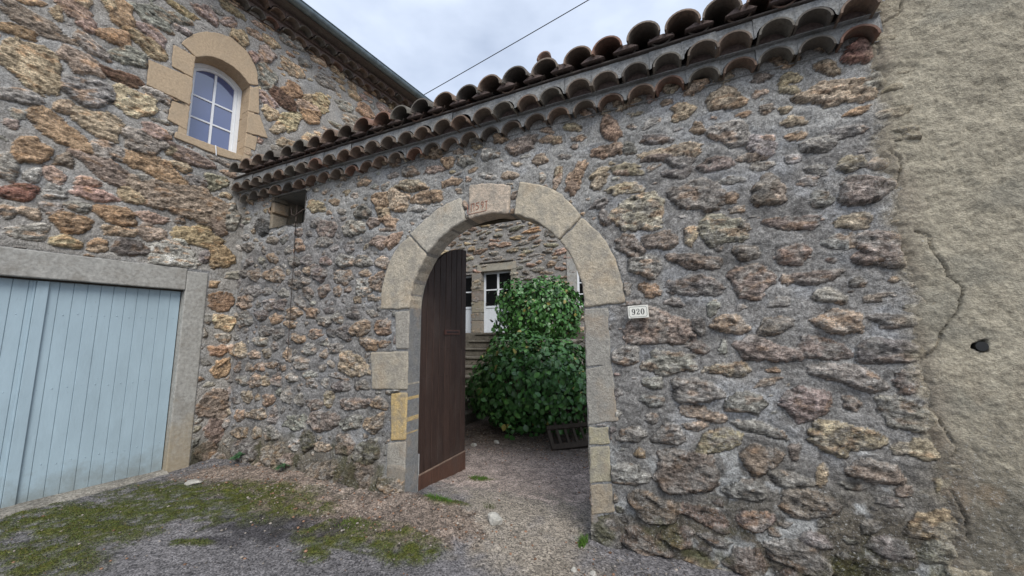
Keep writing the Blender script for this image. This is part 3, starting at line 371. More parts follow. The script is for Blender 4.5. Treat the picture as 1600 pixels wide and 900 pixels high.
M_OLDW=simple_mat('old grey wood',(.15,.125,.10),.9,14,.35,.002,stretch=(9,1,1),vcol=True)
def gate_wood():
    m,t,b=mat_new('dark brown gate boards'); L=t.links.new
    base=nd(t,'ShaderNodeVertexColor',layer_name='Col').outputs[0]
    n=obj_noise(t,16,6,.7,(3,3,.25)); n2=obj_noise(t,5,4,.6,(1,1,.5)); n3=obj_noise(t,70,3,.7,(3,3,.35))
    c=mixc(t,1,base,ramp(t,n,.3,.72,(.55,.5,.5,1),(1.5,1.45,1.4,1)),'MULTIPLY')
    c=mixc(t,mathn(t,'MULTIPLY',ramp(t,n2,.5,.72),.45),c,(.075,.055,.045))
    c=mixc(t,mathn(t,'MULTIPLY',ramp(t,n3,.60,.72),.35),c,(.13,.105,.09))
    L(c,b.inputs['Base Color']); b.inputs['Roughness'].default_value=.58; b.inputs['Specular IOR Level'].default_value=.35
    bump(t,b,n3,.004); return m
M_GATE=gate_wood()
def garage_paint():
    m,t,b=mat_new('pale blue paint'); L=t.links.new
    n=obj_noise(t,3,4,.6,(1,1,.4)); n2=obj_noise(t,60,4,.7,(1,1,.3)); n3=obj_noise(t,9,5,.75,(1,1,.3))
    c=mixc(t,1,(.375,.48,.535),ramp(t,n,.3,.7,(.90,.90,.90,1),(1.08,1.08,1.08,1)),'MULTIPLY')
    c=mixc(t,mathn(t,'MULTIPLY',ramp(t,n3,.52,.75),.25),c,(.24,.30,.33))
    c=mixc(t,mathn(t,'MULTIPLY',ramp(t,n2,.66,.74),.35),c,(.16,.17,.17))
    c=mixc(t,mathn(t,'MULTIPLY',low_stain(t,.0,.28),.55),c,(.17,.165,.13))
    L(c,b.inputs['Base Color']); b.inputs['Roughness'].default_value=.5; b.inputs['Specular IOR Level'].default_value=.35; bump(t,b,n2,.0015); return m
M_BLUE=garage_paint()
# ---------------------------------------------------------------- ground: one sheet out to the horizon
def axis(a,b,h,far):
    mid=list(np.arange(a,b,h)); o=[];x=a;s=h
    while x>-far: s*=1.35; x-=s; o.append(x)
    o=o[::-1]+mid; x=mid[-1]; s=h
    while x<far: s*=1.35; x+=s; o.append(x)
    return np.array(o)
def build_ground():
    xs=axis(-5.9,2.0,.02,400); ys=axis(-3.1,3.3,.02,400)
    X,Y=np.meshgrid(xs,ys,indexing='ij')
    near=ss(40,12,np.hypot(X,Y))
    Z=-.10*ss(.0,1.6,Y)+ .0*X
    e1=fb(X*1.6,Y*1.6,3,4)*near; e2=fb(X*12,Y*12,4,4)*near; e3=fb(X*55,Y*55,5,3)*near
    def f(tp,soft=.25):
        m=np.zeros_like(X)
        for q in GBLOB:
            if q[6]!=tp: continue
            det=q[2]*q[5]-q[3]*q[4]; du=X-q[0];dv=Y-q[1]
            x=(du*q[5]-dv*q[4])/det; y=(dv*q[2]-du*q[3])/det
            d=np.sqrt(x*x+y*y)+e1*1.5+e2*1.1
            m=np.maximum(m,ss(1+soft,1-soft,d))
        return m
    moss=f('m',.22); soil=f('s',.3); path=f('p',.5); dark=f('k',.4); wht=f('w',.3)
    gx=np.stack([X*0+.135,X*0+.130,X*0+.133],-1)       # worn asphalt
    agg=fb(X*42,Y*42,8,2)
    C=gx*(1+agg[...,None]*.9+e3[...,None]*.7+e1[...,None]*.6)
    def lay(C,m,c,v=1.0): return C*(1-m[...,None])+np.array(c)*(1+(e2+e3)[...,None]*v)*m[...,None]
    yard=ss(.35,.7,Y+e2*.6+e1*.5)
    C=lay(C,yard,(.29,.24,.21),1.1); 
    C=lay(C,path*(1-yard*.8),(.26,.23,.19),.8)
    C=lay(C,soil*.85,(.185,.145,.115),1.3); C=lay(C,dark*.85,(.045,.043,.047),1.2); C=lay(C,wht*.35,(.3,.26,.22),1.5)
    # darker brown band at the foot of the bushes
    bush_band=ss(1.6,2.3,Y+e2*.8)*ss(3.5,2.6,Y)*(X<0); C=lay(C,bush_band*.75,(.065,.052,.04),2.2)
    mm=moss*np.clip(.70+e2*2.6+e1*1.2+.05,0,1)*ss(-.28,.06,fb(X*26,Y*26,19,3)+.16)
    g=np.stack([.050+.07*(e2+.2),.062+.05*(e2+.2),.018+0*e2],-1)
    C=C*(1-mm[...,None])+g*(1+e3[...,None]*1.6)*mm[...,None]
    Z=Z+e3*.007*(1+soil)+e2*.014+e1*.02+mm*.012+soil*.018*(1+e2*3)
    Z=Z+ss(-.45,-.05,Y)*ss(-.9,-2.6,X)*.05*ss(.2,0,Y)     # earth banked against the foot of the wall
    wd_=(X+5.27)*WP.N[0]+Y*WP.N[1]
    mask=np.stack([np.zeros_like(X),np.clip(.35+path*.15-mm,0,1),mm],-1)
    o=mk('ground',np.stack([X,Y,Z],-1).reshape(-1,3),grid_faces(len(xs),len(ys)),M_GRD,None,True,cols=np.clip(C,.004,.8).reshape(-1,3),mask=mask.reshape(-1,3))
    props(o,kind='structure')
    return X,Y,Z,mm,soil
def ground_mat():
    m,t,b=mat_new('gritty asphalt and earth'); L=t.links.new
    col=nd(t,'ShaderNodeVertexColor',layer_name='Col').outputs[0]; mk_=nd(t,'ShaderNodeVertexColor',layer_name='Mask').outputs[0]; sp=nd(t,'ShaderNodeSeparateColor'); L(mk_,sp.inputs[0])
    co=nd(t,'ShaderNodeTexCoord').outputs['Object']
    v=nd(t,'ShaderNodeTexVoronoi'); v.inputs['Scale'].default_value=95; L(co,v.inputs['Vector'])
    sc=nd(t,'ShaderNodeSeparateColor'); L(v.outputs['Color'],sc.inputs[0])
    a=ramp(t,sc.outputs[0],.05,.97,(.30,.30,.31,1),(2.2,2.15,2.1,1))
    n=obj_noise(t,160,3,.7,co=co)
    c=mixc(t,.75,col,a,'MULTIPLY'); c=mixc(t,.8,c,ramp(t,n,.3,.7,(.6,.6,.6,1),(1.4,1.4,1.4,1)),'MULTIPLY')
    L(c,b.inputs['Base Color']); b.inputs['Roughness'].default_value=.9; b.inputs['Specular IOR Level'].default_value=.25
    h=mathn(t,'ADD',mathn(t,'MULTIPLY',v.outputs['Distance'],-1.0),n); bump(t,b,h,.006); return m
M_GRD=ground_mat()
GX,GY,GZ,GMOSS,GSOIL=build_ground()
def gz(x,y):
    i=min(max(np.searchsorted(GX[:,0],x),1),GX.shape[0]-1); j=min(max(np.searchsorted(GY[0],y),1),GX.shape[1]-1); return float(GZ[i,j])
# ---------------------------------------------------------------- gate wall
AC,AR,ASP=-1.552,.862,1.72     # arch centre, radius, springing
def sdf_arch(u,v,r=AR,c=AC,sp=ASP):
    up=np.hypot(u-c,v-sp)-r; lo=np.abs(u-c)-r
    return np.where(v>sp,up,lo)
def sdf_rect(u,v,a,b,c,d): return np.maximum(np.maximum(a-u,u-b),np.maximum(c-v,v-d))
NI=(-4.70,-4.05,2.86,3.40)
def gate_sdf(u,v): return np.minimum(sdf_arch(u,v),sdf_rect(u,v,*NI))
def bound(v):
    vs=[p[1] for p in BLK['bound']][::-1]; us=[p[0] for p in BLK['bound']][::-1]
    return np.interp(v,vs,us)+fb(v*7,v*0,33,3)*.05+fb(v*40,v*0,34,3)*.03
gate=thing('gate_wall',(AC,.2,0),'rubble stone courtyard wall with a round carriage arch and three tiers of clay tiles on top','wall')
def old_line(u):   # lower edge of the re-pointed top band
    return np.interp(u,[-5.3,-4.2,-3.6,-3.2,-2.7,-2.3,-.8,-.45,0,1.2],[2.55,2.85,2.95,2.6,2.3,1.3,1.3,2.72,2.80,2.72])
def gate_mort(U,V):
    e=fb(U*4,V*4,40,4); clean=ss(-.12,.06,V-old_line(U)+e*.35)
    base=ss(.55,.15,V+e*.5); right=ss(-.3,.9,U+e)*ss(1.0,.5,V+e*.6)
    c=clean[...,None]*np.array([.33,.322,.303])+(1-clean)[...,None]*np.array([.25,.24,.225])
    blue=ss(.05,.2,fb(U*3.1,V*4,44,3))[...,None]*.6; c=c*(1-blue)+np.array([.34,.345,.35])*blue
    lft=ss(-2.6,-3.4,U+e)[...,None]*(1-clean[...,None])*.45; c=c*(1-lft)+np.array([.23,.218,.215])*lft
    b=np.clip(base+right*.75,0,1)[...,None]; c=c*(1-b)+np.array([.15,.13,.10])*b
    wl=(ss(.05,.14,fb(U*8,V*8,47,5))*ss(1.0,.6,V)*ss(-.9,-.5,U))[...,None]*.8; c=c*(1-wl)+np.array([.46,.465,.45])*wl
    return c
def gate_fill(u,v,r):
    an=(r.rand()-.5)*.35
    if v>float(old_line(u)):
        return .075+.06*r.rand(),.04+.03*r.rand(),an,r.choice(list('ttoyhhwPohh')),.003
    if u<-2.5: return .085+.05*r.rand(),.06+.035*r.rand(),(r.rand()-.5)*1.2,r.choice(list('gHdbtwgHHopH')),.001
    if v<.6: return .16+.08*r.rand(),.08+.05*r.rand(),an,r.choice(list('bHgHdmH')),-.004
    return .10+.08*r.rand(),.045+.04*r.rand(),an,r.choice(list('gHHHtpwhH')),.002
us=np.arange(-5.32,1.34,.0092); vs=np.arange(-.12,3.46,.0092)
U,V,H,C,st=rubble(us,vs,GATE_ST,dict(n=7000,f=gate_fill,soft=.30,grow=1.17),dict(col=gate_mort,rough=1.25),11,(.004,.020,.10,.95),gate_sdf)
e=fb(U*4,V*4,40,4); cl=ss(-.12,.06,V-old_line(U)+e*.35)
# darker weathered stones below the re-pointed band
dk=(1-cl)*st; C=C*(1+.14*st[...,None])
pal_=(ss(.02,.16,fb(U*16,V*20,64,4))*dk)[...,None]*.55; C=C*(1-pal_)+np.array([.40,.385,.355])*(1+fb(U*50,V*50,65,3)*.9)[...,None]*pal_
drk=(ss(.08,.2,fb(U*20,V*24,66,4))*(1-cl))[...,None]*.5; C=C*(1-drk)+np.array([.085,.078,.072])*drk; 
gy=np.clip((1-cl)*st*.42,0,1)[...,None]*ss(.10,.22,np.abs(C[...,0]-C[...,2]))[...,None]*0; 
base=ss(.62,.2,V+e*.8)*ss(-2.4,-2.6,U); mossy=ss(.02,.14,fb(U*6,V*6,52,4))*base
C=C*(1-mossy[...,None]*.8)+np.array([.065,.062,.03])*mossy[...,None]*.8
lowr=ss(1.05,.35,V+e*1.1+fb(U*2,V*2,54)*.6)*ss(-.9,-.4,U)
C=C*(1-lowr[...,None]*.22)
olive=ss(.0,.16,fb(U*5,V*6,57,4))*ss(.5,.1,V)*ss(-.75,-.6,U); C=C*(1-olive[...,None]*.7)+np.array([.085,.085,.03])*olive[...,None]*.7
# render of the neighbour runs over the joint low down
rb=ss(-.10,.05,U-bound(V)+fb(U*11,V*11,60,4)*(.10+.16*ss(1.3,.6,V))); C=C*(1-rb[...,None])+np.array([.30,.26,.19])*(1+fb(U*40,V*40,61,3)*.8)[...,None]*rb[...,None]; st=st*(1-rb)
H=H+np.where(V<.55,(.55-V)*.10*ss(-2.3,-2.8,U)+ss(.35,.0,V)*.05*ss(-2.35,-2.6,U)*(1+fb(U*4,V*4,59)*2),0)
H=H-ss(.07,.0,gate_sdf(U,V))*.012*(sdf_arch(U,V)<.3)
for u0,v0,v1 in ((-4.13,1.2,3.0),):    # old straight joint
    H=H-.02*np.exp(-((U-u0-fb(V*3,V*0,70,3)*.04)/.010)**2)*ss(v0-.1,v0,V)*ss(v1+.1,v1,V)
H=H+.0
lich=np.clip((1-cl)*.85+.12+lowr*.3,0,1)*ss(-.02,.14,fb(U*5,V*5,63,4)+.13+.1*lowr)
sink(U,V,H,C,st,BLK['V']+BLK['Q']+[[(min(u,-.49),v) for u,v in q] for q in BLK['R']],(.25,.25,.245))
mask=np.stack([st,lich,mossy],-1)
gw=wall_mesh('rubble_face',GP,U,V,H,C,mask,M_ROCK,gate,gate_sdf,.0092)
# reveal strip, wall core with the wider inner arch, niche box
def contour(r,n=40,z0=-.15):
    pts=[(AC-r,z0),(AC-r,.8)]+[(AC-r*math.cos(math.pi*k/n),ASP+r*math.sin(math.pi*k/n)) for k in range(n+1)]+[(AC+r,.8),(AC+r,z0)]
    return pts
m=MB(); A=contour(AR+.004)
hw_=AR+.24
B=[(AC-hw_,-.15),(AC-hw_,.8)]+[(AC+hw_*max(-1,min(1,-1.35*math.cos(math.pi*k/40)/max(math.sin(math.pi*k/40),1e-3))),min(2.95,ASP+hw_*1.2*math.tan(min(math.pi*min(k,40-k)/40,1.5)))) for k in range(41)]+[(AC+hw_,.8),(AC+hw_,-.15)]
F=[];Vv=[]
for (a,b) in A: Vv+=[(a,-.004,b),(a,.18,b)]
for i in range(len(A)-1): F.append((2*i,2*i+1,2*i+3,2*i+2))
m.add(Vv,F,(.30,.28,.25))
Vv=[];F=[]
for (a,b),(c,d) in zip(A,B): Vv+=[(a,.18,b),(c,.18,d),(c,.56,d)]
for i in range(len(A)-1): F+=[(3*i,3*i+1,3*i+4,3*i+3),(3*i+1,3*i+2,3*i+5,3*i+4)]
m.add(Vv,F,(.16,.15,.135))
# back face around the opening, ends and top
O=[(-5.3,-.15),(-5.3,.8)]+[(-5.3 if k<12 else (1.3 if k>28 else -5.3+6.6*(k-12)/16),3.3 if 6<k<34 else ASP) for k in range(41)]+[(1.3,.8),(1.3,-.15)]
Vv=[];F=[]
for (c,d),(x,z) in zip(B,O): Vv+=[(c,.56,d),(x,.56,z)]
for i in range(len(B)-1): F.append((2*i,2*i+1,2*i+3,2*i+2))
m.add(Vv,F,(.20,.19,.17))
m.box((-5.3,.05,3.28),(6.6,0,0),(0,.51,0),(0,0,.32),(.2,.2,.19))
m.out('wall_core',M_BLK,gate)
m=MB(); a,b,c,d=NI; D=.42
P=lambda u,v,y:(u,y,v)
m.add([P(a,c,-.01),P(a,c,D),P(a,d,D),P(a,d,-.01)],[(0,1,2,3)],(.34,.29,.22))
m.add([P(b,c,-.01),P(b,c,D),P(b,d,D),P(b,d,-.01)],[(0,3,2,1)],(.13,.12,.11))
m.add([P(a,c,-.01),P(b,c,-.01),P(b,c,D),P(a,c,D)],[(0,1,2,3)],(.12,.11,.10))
m.add([P(a,c,D),P(b,c,D),P(b,d,D),P(a,d,D)],[(0,3,2,1)],(.05,.048,.045))  # lining tones put the niche's shade into colour, darkest at the back
m.out('niche_lining',M_BLK,gate)
# stones lining the left cheek of the niche
for k,(z,h) in enumerate(((2.86,.2),(3.07,.15),(3.23,.16))):
    m=MB(); m.box((a-.02,.0,z),(.045+.02*(k%2),0,0),(0,.2,0),(0,0,h-.012),(.40,.30,.20) if k%2 else (.30,.26,.2)); m.out('niche_stone',M_BLK,gate,bevel=.012)
m=MB(); m.box((-5.25,-.03,3.395),(1.25,0,.0),(0,.45,0),(0,0,.03),(.8,.8,.85)); m.out('niche_board',M_OLDW,gate,bevel=.004)
# dressed blocks
bc=[(.50,.44,.345),(.52,.475,.395),(.58,.475,.37),(.53,.46,.35),(.48,.42,.325)]
for i,q in enumerate(BLK['V']):
    q=[(u,v) for u,v in q]
    # snap the intrados to the arch
    q2=[]
    for u,v in q:
        s=float(sdf_arch(np.array(u),np.array(v)))
        if abs(s)<.075:
            if v>ASP: k=AR/math.hypot(u-AC,v-ASP); u,v=AC+(u-AC)*k,ASP+(v-ASP)*k
            else: u=AC+AR*(1 if u>AC else -1)
        q2.append((u,v))
    o=block('keystone' if i==2 else 'voussoir',GP,q2,-.182,.014+.003*(i%2),M_BLK,gate,bc[i],.0055,.018,.04)
    if i==2: KEY=o; props(o,label='pale keystone with the date scratched in red')
qc=[(.38,.35,.30),(.43,.38,.30),(.55,.40,.19),(.37,.34,.29)]
for q,c in zip(BLK['Q'],qc):
    q=[(AC-AR+.0 if u>-2.47 else u,v) for u,v in q]; o=block('quoin_stone',GP,q,-.182,.014,M_BLK,gate,c,.004,.016,.05)
    if c[0]==.55: props(o,label='ochre yellow quoin stone')
m_=block('quoin_stone',GP,[(AC-AR,-.1),(AC-AR,.30),(-2.62,.29),(-2.66,-.1)],-.182,.03,M_BLK,gate,(.27,.235,.19),.008,.03,.05)
rc=[(.35,.33,.29),(.33,.31,.27),(.42,.375,.25),(.41,.365,.26),(.36,.30,.22)]
for q,c in zip(BLK['R'],rc):
    q=[(AC+AR if u<-.62 else min(u,-.485+.02*math.sin(v*9)),v) for u,v in q]; block('quoin_stone',GP,q,-.182,.005,M_BLK,gate,c,.006,.010,.04)
# joint mortar along both jambs behind the blocks
m=MB()
for x0,x1 in ((AC-AR-.05,AC-AR+.003),(AC+AR-.003,AC+AR+.05)):
    m.box((x0,.002,-.1),(x1-x0,0,0),(0,.17,0),(0,0,1.85),(.22,.22,.215))
m.out('jamb_mortar',M_BLK,gate)
# date scratched into the keystone (same marks as on the stone)
def stroke(m,pts,w,y,pl=GP,c=(.40,.15,.09),th=.004):
    for p,q in zip(pts[:-1],pts[1:]):
        p=Vector(p);q=Vector(q); d=(q-p); 
        if d.length<1e-5: continue
        d.normalize(); nn=Vector((-d.y,d.x))*w/2; p=p-d*w*.3;q=q+d*w*.3
        a=[p+nn,p-nn,q-nn,q+nn]; V=[pl.p(x.x,x.y,y) for x in a]+[pl.p(x.x,x.y,y-th) for x in a]
        m.add(V,[(0,1,2,3),(4,7,6,5),(0,4,5,1),(1,5,6,2),(2,6,7,3),(3,7,4,0)],c)
m=MB(); ku,kv=-1.735,2.665; yy=.0185
def K(pts,w=.0042): stroke(m,[(ku+x*.0105,kv+z*.0105) for x,z in pts],w,yy)
K([(-1.5,-5),(-1.5,3.6)]);K([(2,-3.5),(2,3)]);K([(2,3),(5,3.3),(4.8,-3.5)]);K([(10,3.4),(7.2,3.2),(7.2,.8),(9,.9),(9.6,-.8),(8.4,-2.8),(7,-2.3)])
K([(14.2,1),(12.6,.6),(12,2.4),(13.2,3.8),(14.4,2.6),(14,-.2),(12.8,-3)]);K([(17.2,3.6),(17.2,-4)]);K([(16.2,3.2),(18.4,3.5)]);K([(-.5,-6),(17,-5)],.003);K([(16.6,-4.6),(17.2,-5)])
cd=m.out('carved_date',simple_mat('red ochre scratches',(.36,.15,.10),.9,60,.3,0),gate)
# ---------------------------------------------------------------- clay tile tiers
TC=[[q*.74 for q in c_] for c_ in [(.26,.18,.135),(.22,.175,.14),(.29,.17,.125),(.21,.19,.16),(.17,.15,.13),(.26,.21,.17),(.29,.21,.16)]]
def canal(m,pl,u,v,n0,n1,R0,R1,drop=0,conv=True,th=.013,col=(.2,.1,.1),seg=10,tw=0,sq=1.0):
    """half-round tile from depth n0 to n1 along the plane normal"""
    V=[];s=1 if conv else -1
    for n,R,z in ((n1,R1,v-drop),(n0,R0,v)):
        for r in (R,R-th):
            for k in range(seg+1):
                a=math.pi*k/seg; V.append(pl.p(u+tw*(n-n0)-math.cos(a)*r,z+s*math.sin(a)*r*sq,n))
    k=seg+1;F=[]
    for i in range(seg):
        F+=[(i,i+1,k+i+1,k+i),(i,2*k+i,2*k+i+1,i+1),(k+i,k+i+1,3*k+i+1,3*k+i)]
    F+=[(0,k,3*k,2*k),(seg,2*k+seg,3*k+seg,k+seg)]
    if not conv: F=[f[::-1] for f in F]
    m.add(V,F,col)
def tier(pl,u0,u1,pitch,R,v,nf,parent,rng,name='tile_tier',top=.115,back=-.02,mm=None):
    mm=mm or M_MORT
    m=MB(); mo=MB(); mi=MB(); u=u0+pitch/2
    while u<u1-pitch*.3:
        c=rng.choice(TC); jj=rng.uniform(-.006,.006)
        canal(m,pl,u+jj,v+rng.uniform(-.005,.005),back,nf+rng.uniform(-.012,.012),R*.97,R*rng.uniform(.94,1.05),.01,col=c,tw=rng.uniform(-.08,.08),sq=.90)
        # mortar between and above the mouths, with the tile hollow set back
        n=10; nn=nf-.022+rng.uniform(-.006,.006); V=[];F=[]
        pts=[(u-pitch/2,v-.004)]+[(u-math.cos(math.pi*k/n)*R*.99,v+math.sin(math.pi*k/n)*R*.90) for k in range(n+1)]+[(u+pitch/2,v-.004)]
        for a,b in pts: V+=[pl.p(a,b,nn+rng.uniform(-.003,.003)),pl.p(a,v+top,nn-.01)]
        for k in range(len(pts)-1): F.append((2*k,2*k+2,2*k+3,2*k+1))
        mo.add(V,F); 
        V=[];F=[]
        for a,b in pts[1:-1]: V+=[pl.p(a,b,nf-.13),pl.p(a,v-.002,nf-.13)]
        for k in range(len(pts)-3): F.append((2*k+1,2*k+3,2*k+2,2*k))
        mi.add(V,F)
        u+=pitch
    o=m.out(name,M_TILE,parent,smooth=True,sangle=40); 
    mo.out('bedding_mortar',mm,parent); mi.out('tile_infill',M_MORTR,parent)  # dark infill colour stands for the shade inside the tile mouths
    # underside of the bed between the mouths
    mb=MB(); mb.box(pl.p(u0,v-.006,back),tuple(pl.U*(u1-u0)),tuple(pl.N*(nf-.10-back)),(0,0,.004)); mb.out('bedding_bed',mm,parent)
    return o
rg=random.Random(9)
tier(GP,-5.24,1.22,.215,.098,3.285,.11,gate,rg,top=.125)
tier(GP,-5.26,1.20,.215,.098,3.405,.215,gate,rg,top=.14)
# roof slope: channel tiles, cover tiles, eave board, both slopes
def slope_tiles(pl,u0,u1,pitch,R,v,nf,parent,rng,rows=3,exp=.32,ang=18,back=False,name='cover_tiles'):
    s=math.sin(R_(ang)); c=math.cos(R_(ang)); m=MB(); ch=MB(); mo=MB(); sg=-1 if not back else 1
    for r in range(rows):
        u=u0+pitch/2
        while u<u1-pitch*.3:
            nb=nf-(r+1)*exp*c*1.0-.08; na=nf-r*exp*c; z0=v+r*exp*s; 
            j=rng.uniform(-.012,.012); jz=rng.uniform(-.005,.008); jn=rng.uniform(-.015,.02)
            V0=z0+(na-nb)*s/c
            canal(m,pl,u+j,V0+jz,nb,na+jn,R*.82,R*rng.uniform(.98,1.04),(na-nb)*s/c-.012*r*0,col=[q*1.15 for q in rng.choice(TC)],tw=rng.uniform(-.04,.04),seg=12,sq=.96)
            canal(ch,pl,u+pitch/2,V0+.048,nb,na-.11+jn,R*.62,R*.72,(na-nb)*s/c,False,col=[q*.8 for q in rng.choice(TC)],seg=8)
            if r==0:
                hb=.032+rng.uniform(-.008,.010); wb=.060; nn=na-.055+rng.uniform(-.008,.008)
                q=[(-wb-.03,-.004),(wb+.03,-.004),(wb*.9,hb*.55),(.3*wb,hb),(-.4*wb,hb*.96),(-wb*.9,hb*.5)]
                mo=MB(); mo.add([pl.p(u+pitch/2+a,z0+b_,nn+rng.uniform(-.003,.003)) for a,b_ in q]+[pl.p(u+pitch/2+a,z0+b_+.05,nn-.16) for a,b_ in q],[tuple(range(6))]+[(i,i+6,(i+1)%6+6,(i+1)%6) for i in range(6)]); mo.out('mortar_lump',M_MORTR,parent)
            u+=pitch
    m.out(name,M_TILE,parent,smooth=True,sangle=40); ch.out('channel_tiles',M_TILE,parent,smooth=True,sangle=40)
slope_tiles(GP,-5.16,1.20,.245,.113,3.583,.30,gate,rg,rows=3)
BKP=Plane((0,.56,0),(-1,0,0))
slope_tiles(BKP,-1.2,5.1,.245,.105,3.16,1.04,gate,rg,rows=5,ang=22)
m=MB(); V=[GP.p(u,v,n) for u in (-5.25,1.2) for (n,v) in ((.20,3.555),(.20,3.565),(-.45,3.80),(-.45,3.5))]
m.add(V,[(0,1,2,3),(4,7,6,5),(0,4,5,1),(1,5,6,2),(0,3,7,4)],(.12,.10,.09)); m.out('eave_board',M_TILE,gate)
m=MB(); m.add([(x,y,z) for x in (-5.25,1.2) for (y,z) in ((1.57,3.10),(1.57,3.12),(.3,3.66),(.3,3.56))],[(0,3,2,1),(4,5,6,7),(0,1,5,4),(1,2,6,5),(0,4,7,3)],(.10,.08,.07)); m.out('back_roof_board',M_TILE,gate)
m=MB(); m.box((-5.2,1.36,3.0),(6.5,0,0),(0,.12,0),(0,0,.15),(.5,.45,.4)); m.out('roof_beam',M_OLDW,gate,bevel=.006)
m=MB(); 
for k in range(15):
    canal(m,Plane((0,0,0),(0,1,0)),.30+rg.uniform(-.01,.01),3.82,-5.1+k*.42,-5.1+k*.42+.46,.10,.115,0,col=rg.choice(TC))
m.out('ridge_tiles',M_TILE,gate,smooth=True,sangle=40)
# bit of broken cover tile lying up on the slope
m=MB(); canal(m,GP,-.94,3.82,-.02,.12,.05,.065,-.02,col=(.26,.16,.12)); 
props(m.out('broken_tile',M_TILE,None,smooth=True),'broken piece of lighter red tile lying on the gate roof behind the cover tiles','roof tile')
# ---------------------------------------------------------------- gate leaf
m=MB(); lx=-2.44; y0=.20; LW=.88; nb=8; pw=LW/nb; zb=-.085
def ltop(s): s=min(max(s,.002),LW); return 1.70+.86*math.sqrt(max(1-((LW-s)/LW)**2,0))
for i in range(nb):
    a=i*pw+.002;b=(i+1)*pw-.002; n=8; V=[];F=[]
    sh=rg.uniform(.8,1.15); col=(.040*sh,.023*sh,.017*sh)
    prof=[(a,-.004),(a+.006,0),(b-.006,0),(b,-.004)]
    xs=[p[0] for p in prof]
    for (s,dx) in prof+[(b,-.034),(a,-.034)]:
        V+=[(lx+dx,y0+s,zb),(lx+dx,y0+s,ltop(s))]
    k=6
    for q in range(k): F.append((2*q,2*((q+1)%k),2*((q+1)%k)+1,2*q+1))
    F.append(tuple(2*q+1 for q in range(k))); F.append(tuple(2*q for q in range(k))[::-1])
    m.add(V,F,col)
leaf=m.out('gate_leaf',M_GATE,gate)
props(leaf,label='dark brown boarded wooden leaf standing open')
def sub(m,name,mat,parent,**k):
    o=m.out(name,mat,gate,**k); o.parent=parent; return o
m=MB(); m.box((lx,y0+.01,zb+.005),(.014,0,0),(0,LW-.02,0),(0,0,.205),(.085,.042,.027)); sub(m,'kick_board',M_GATE,leaf,bevel=.003)
m=MB(); m.box((lx,y0+.01,zb+.212),(.016,0,0),(0,LW-.02,0),(0,0,.012),(.22,.16,.12)); sub(m,'kick_board_moulding',M_GATE,leaf,bevel=.002)
m=MB(); m.box((lx+.001,y0+.42,1.50),(.012,0,0),(0,.30,0),(0,0,.055),(.09,.04,.03)); m.box((lx+.012,y0+.45,1.518),(.004,0,0),(0,.24,0),(0,0,.02),(.02,.01,.01)); sub(m,'letter_slot',M_GATE,leaf,bevel=.003)
m=MB(); m.box((lx+.001,y0+.002,zb),(.010,0,0),(0,.018,0),(0,0,.42),(.5,.5,.5)); sub(m,'edge_strip',simple_mat('bright steel strip',(.5,.5,.48),.5,30,.2,0,metal=.5),leaf)
for z in (.15,1.55):
    m=MB(); m.box((lx+.001,y0-.05,z),(.006,0,0),(0,.07,0),(0,0,.045)); m.tube([(lx+.006,y0-.03,z-.03),(lx+.006,y0-.03,z+.08)],.014); sub(m,'hinge',M_IRON,leaf)
for k,z in enumerate((.34,.7,1.05,1.35)):
    m=MB()
    for i in range(nb): m.tube([(lx,y0+(i+.5)*pw,z+rg.uniform(-.01,.01)),(lx+.004,y0+(i+.5)*pw,z)],.006,6)
    sub(m,'nail_row',M_IRON,leaf)
m=MB(); 
for z in (.35,1.45): m.box((lx-.034,y0+.01,z),(-.03,0,0),(0,LW-.03,0),(0,0,.14),(.04,.022,.016))
m.box((lx-.034,y0+LW-.1,zb),(-.03,0,0),(0,.1,0),(0,0,2.4),(.04,.022,.016)); sub(m,'back_frame',M_GATE,leaf)
# ---------------------------------------------------------------- house number plate 920
npl=thing('house_number_plate',(-.283,-.02,1.645),'small cream enamel plate reading 920 in black on the wall right of the arch','sign')
mW=simple_mat('cream enamel',(.74,.72,.64),.35,30,.05,0); mK=simple_mat('black enamel',(.02,.02,.022),.4,30,.05,0)
tl=R_(2); cx_,cz_=-.283,1.645
def rot(x,z): return cx_+x*math.cos(tl)-z*math.sin(tl), cz_+x*math.sin(tl)+z*math.cos(tl)
m=MB(); q=[rot(*p) for p in ((-.069,-.045),(.069,-.045),(.069,.045),(-.069,.045))]; yn=.078
m.add([GP.p(a,b,yn) for a,b in q]+[GP.p(a,b,yn-.035) for a,b in q],[(0,1,2,3),(4,7,6,5),(0,4,5,1),(1,5,6,2),(2,6,7,3),(3,7,4,0)],(1,1,1))
m.out('plate',mW,npl,bevel=.002)
m=MB()
fr=[(-.060,-.026),(-.052,-.036),(.052,-.036),(.060,-.026),(.060,.026),(.052,.036),(-.052,.036),(-.060,.026),(-.060,-.026)]
stroke(m,[rot(*p) for p in fr],.0022,yn+.0008,c=(.1,.1,.1),th=.0018); m.out('border_line',mK,npl)
def vstroke(m,pts,ws):   # variable width pen
    Lp=[];Rp=[]
    for i,p in enumerate(pts):
        a=pts[max(i-1,0)];b=pts[min(i+1,len(pts)-1)]; dx,dz=b[0]-a[0],b[1]-a[1]; l=math.hypot(dx,dz) or 1
        w=ws[i]/2; Lp.append((p[0]-dz/l*w,p[1]+dx/l*w)); Rp.append((p[0]+dz/l*w,p[1]-dx/l*w))
    V=[];F=[]
    for a,b in zip(Lp,Rp): V+=[GP.p(*rot(*a),yn+.0012),GP.p(*rot(*b),yn+.0012)]
    for i in range(len(pts)-1): F.append((2*i,2*i+1,2*i+3,2*i+2))
    m.add(V,F,(1,1,1))
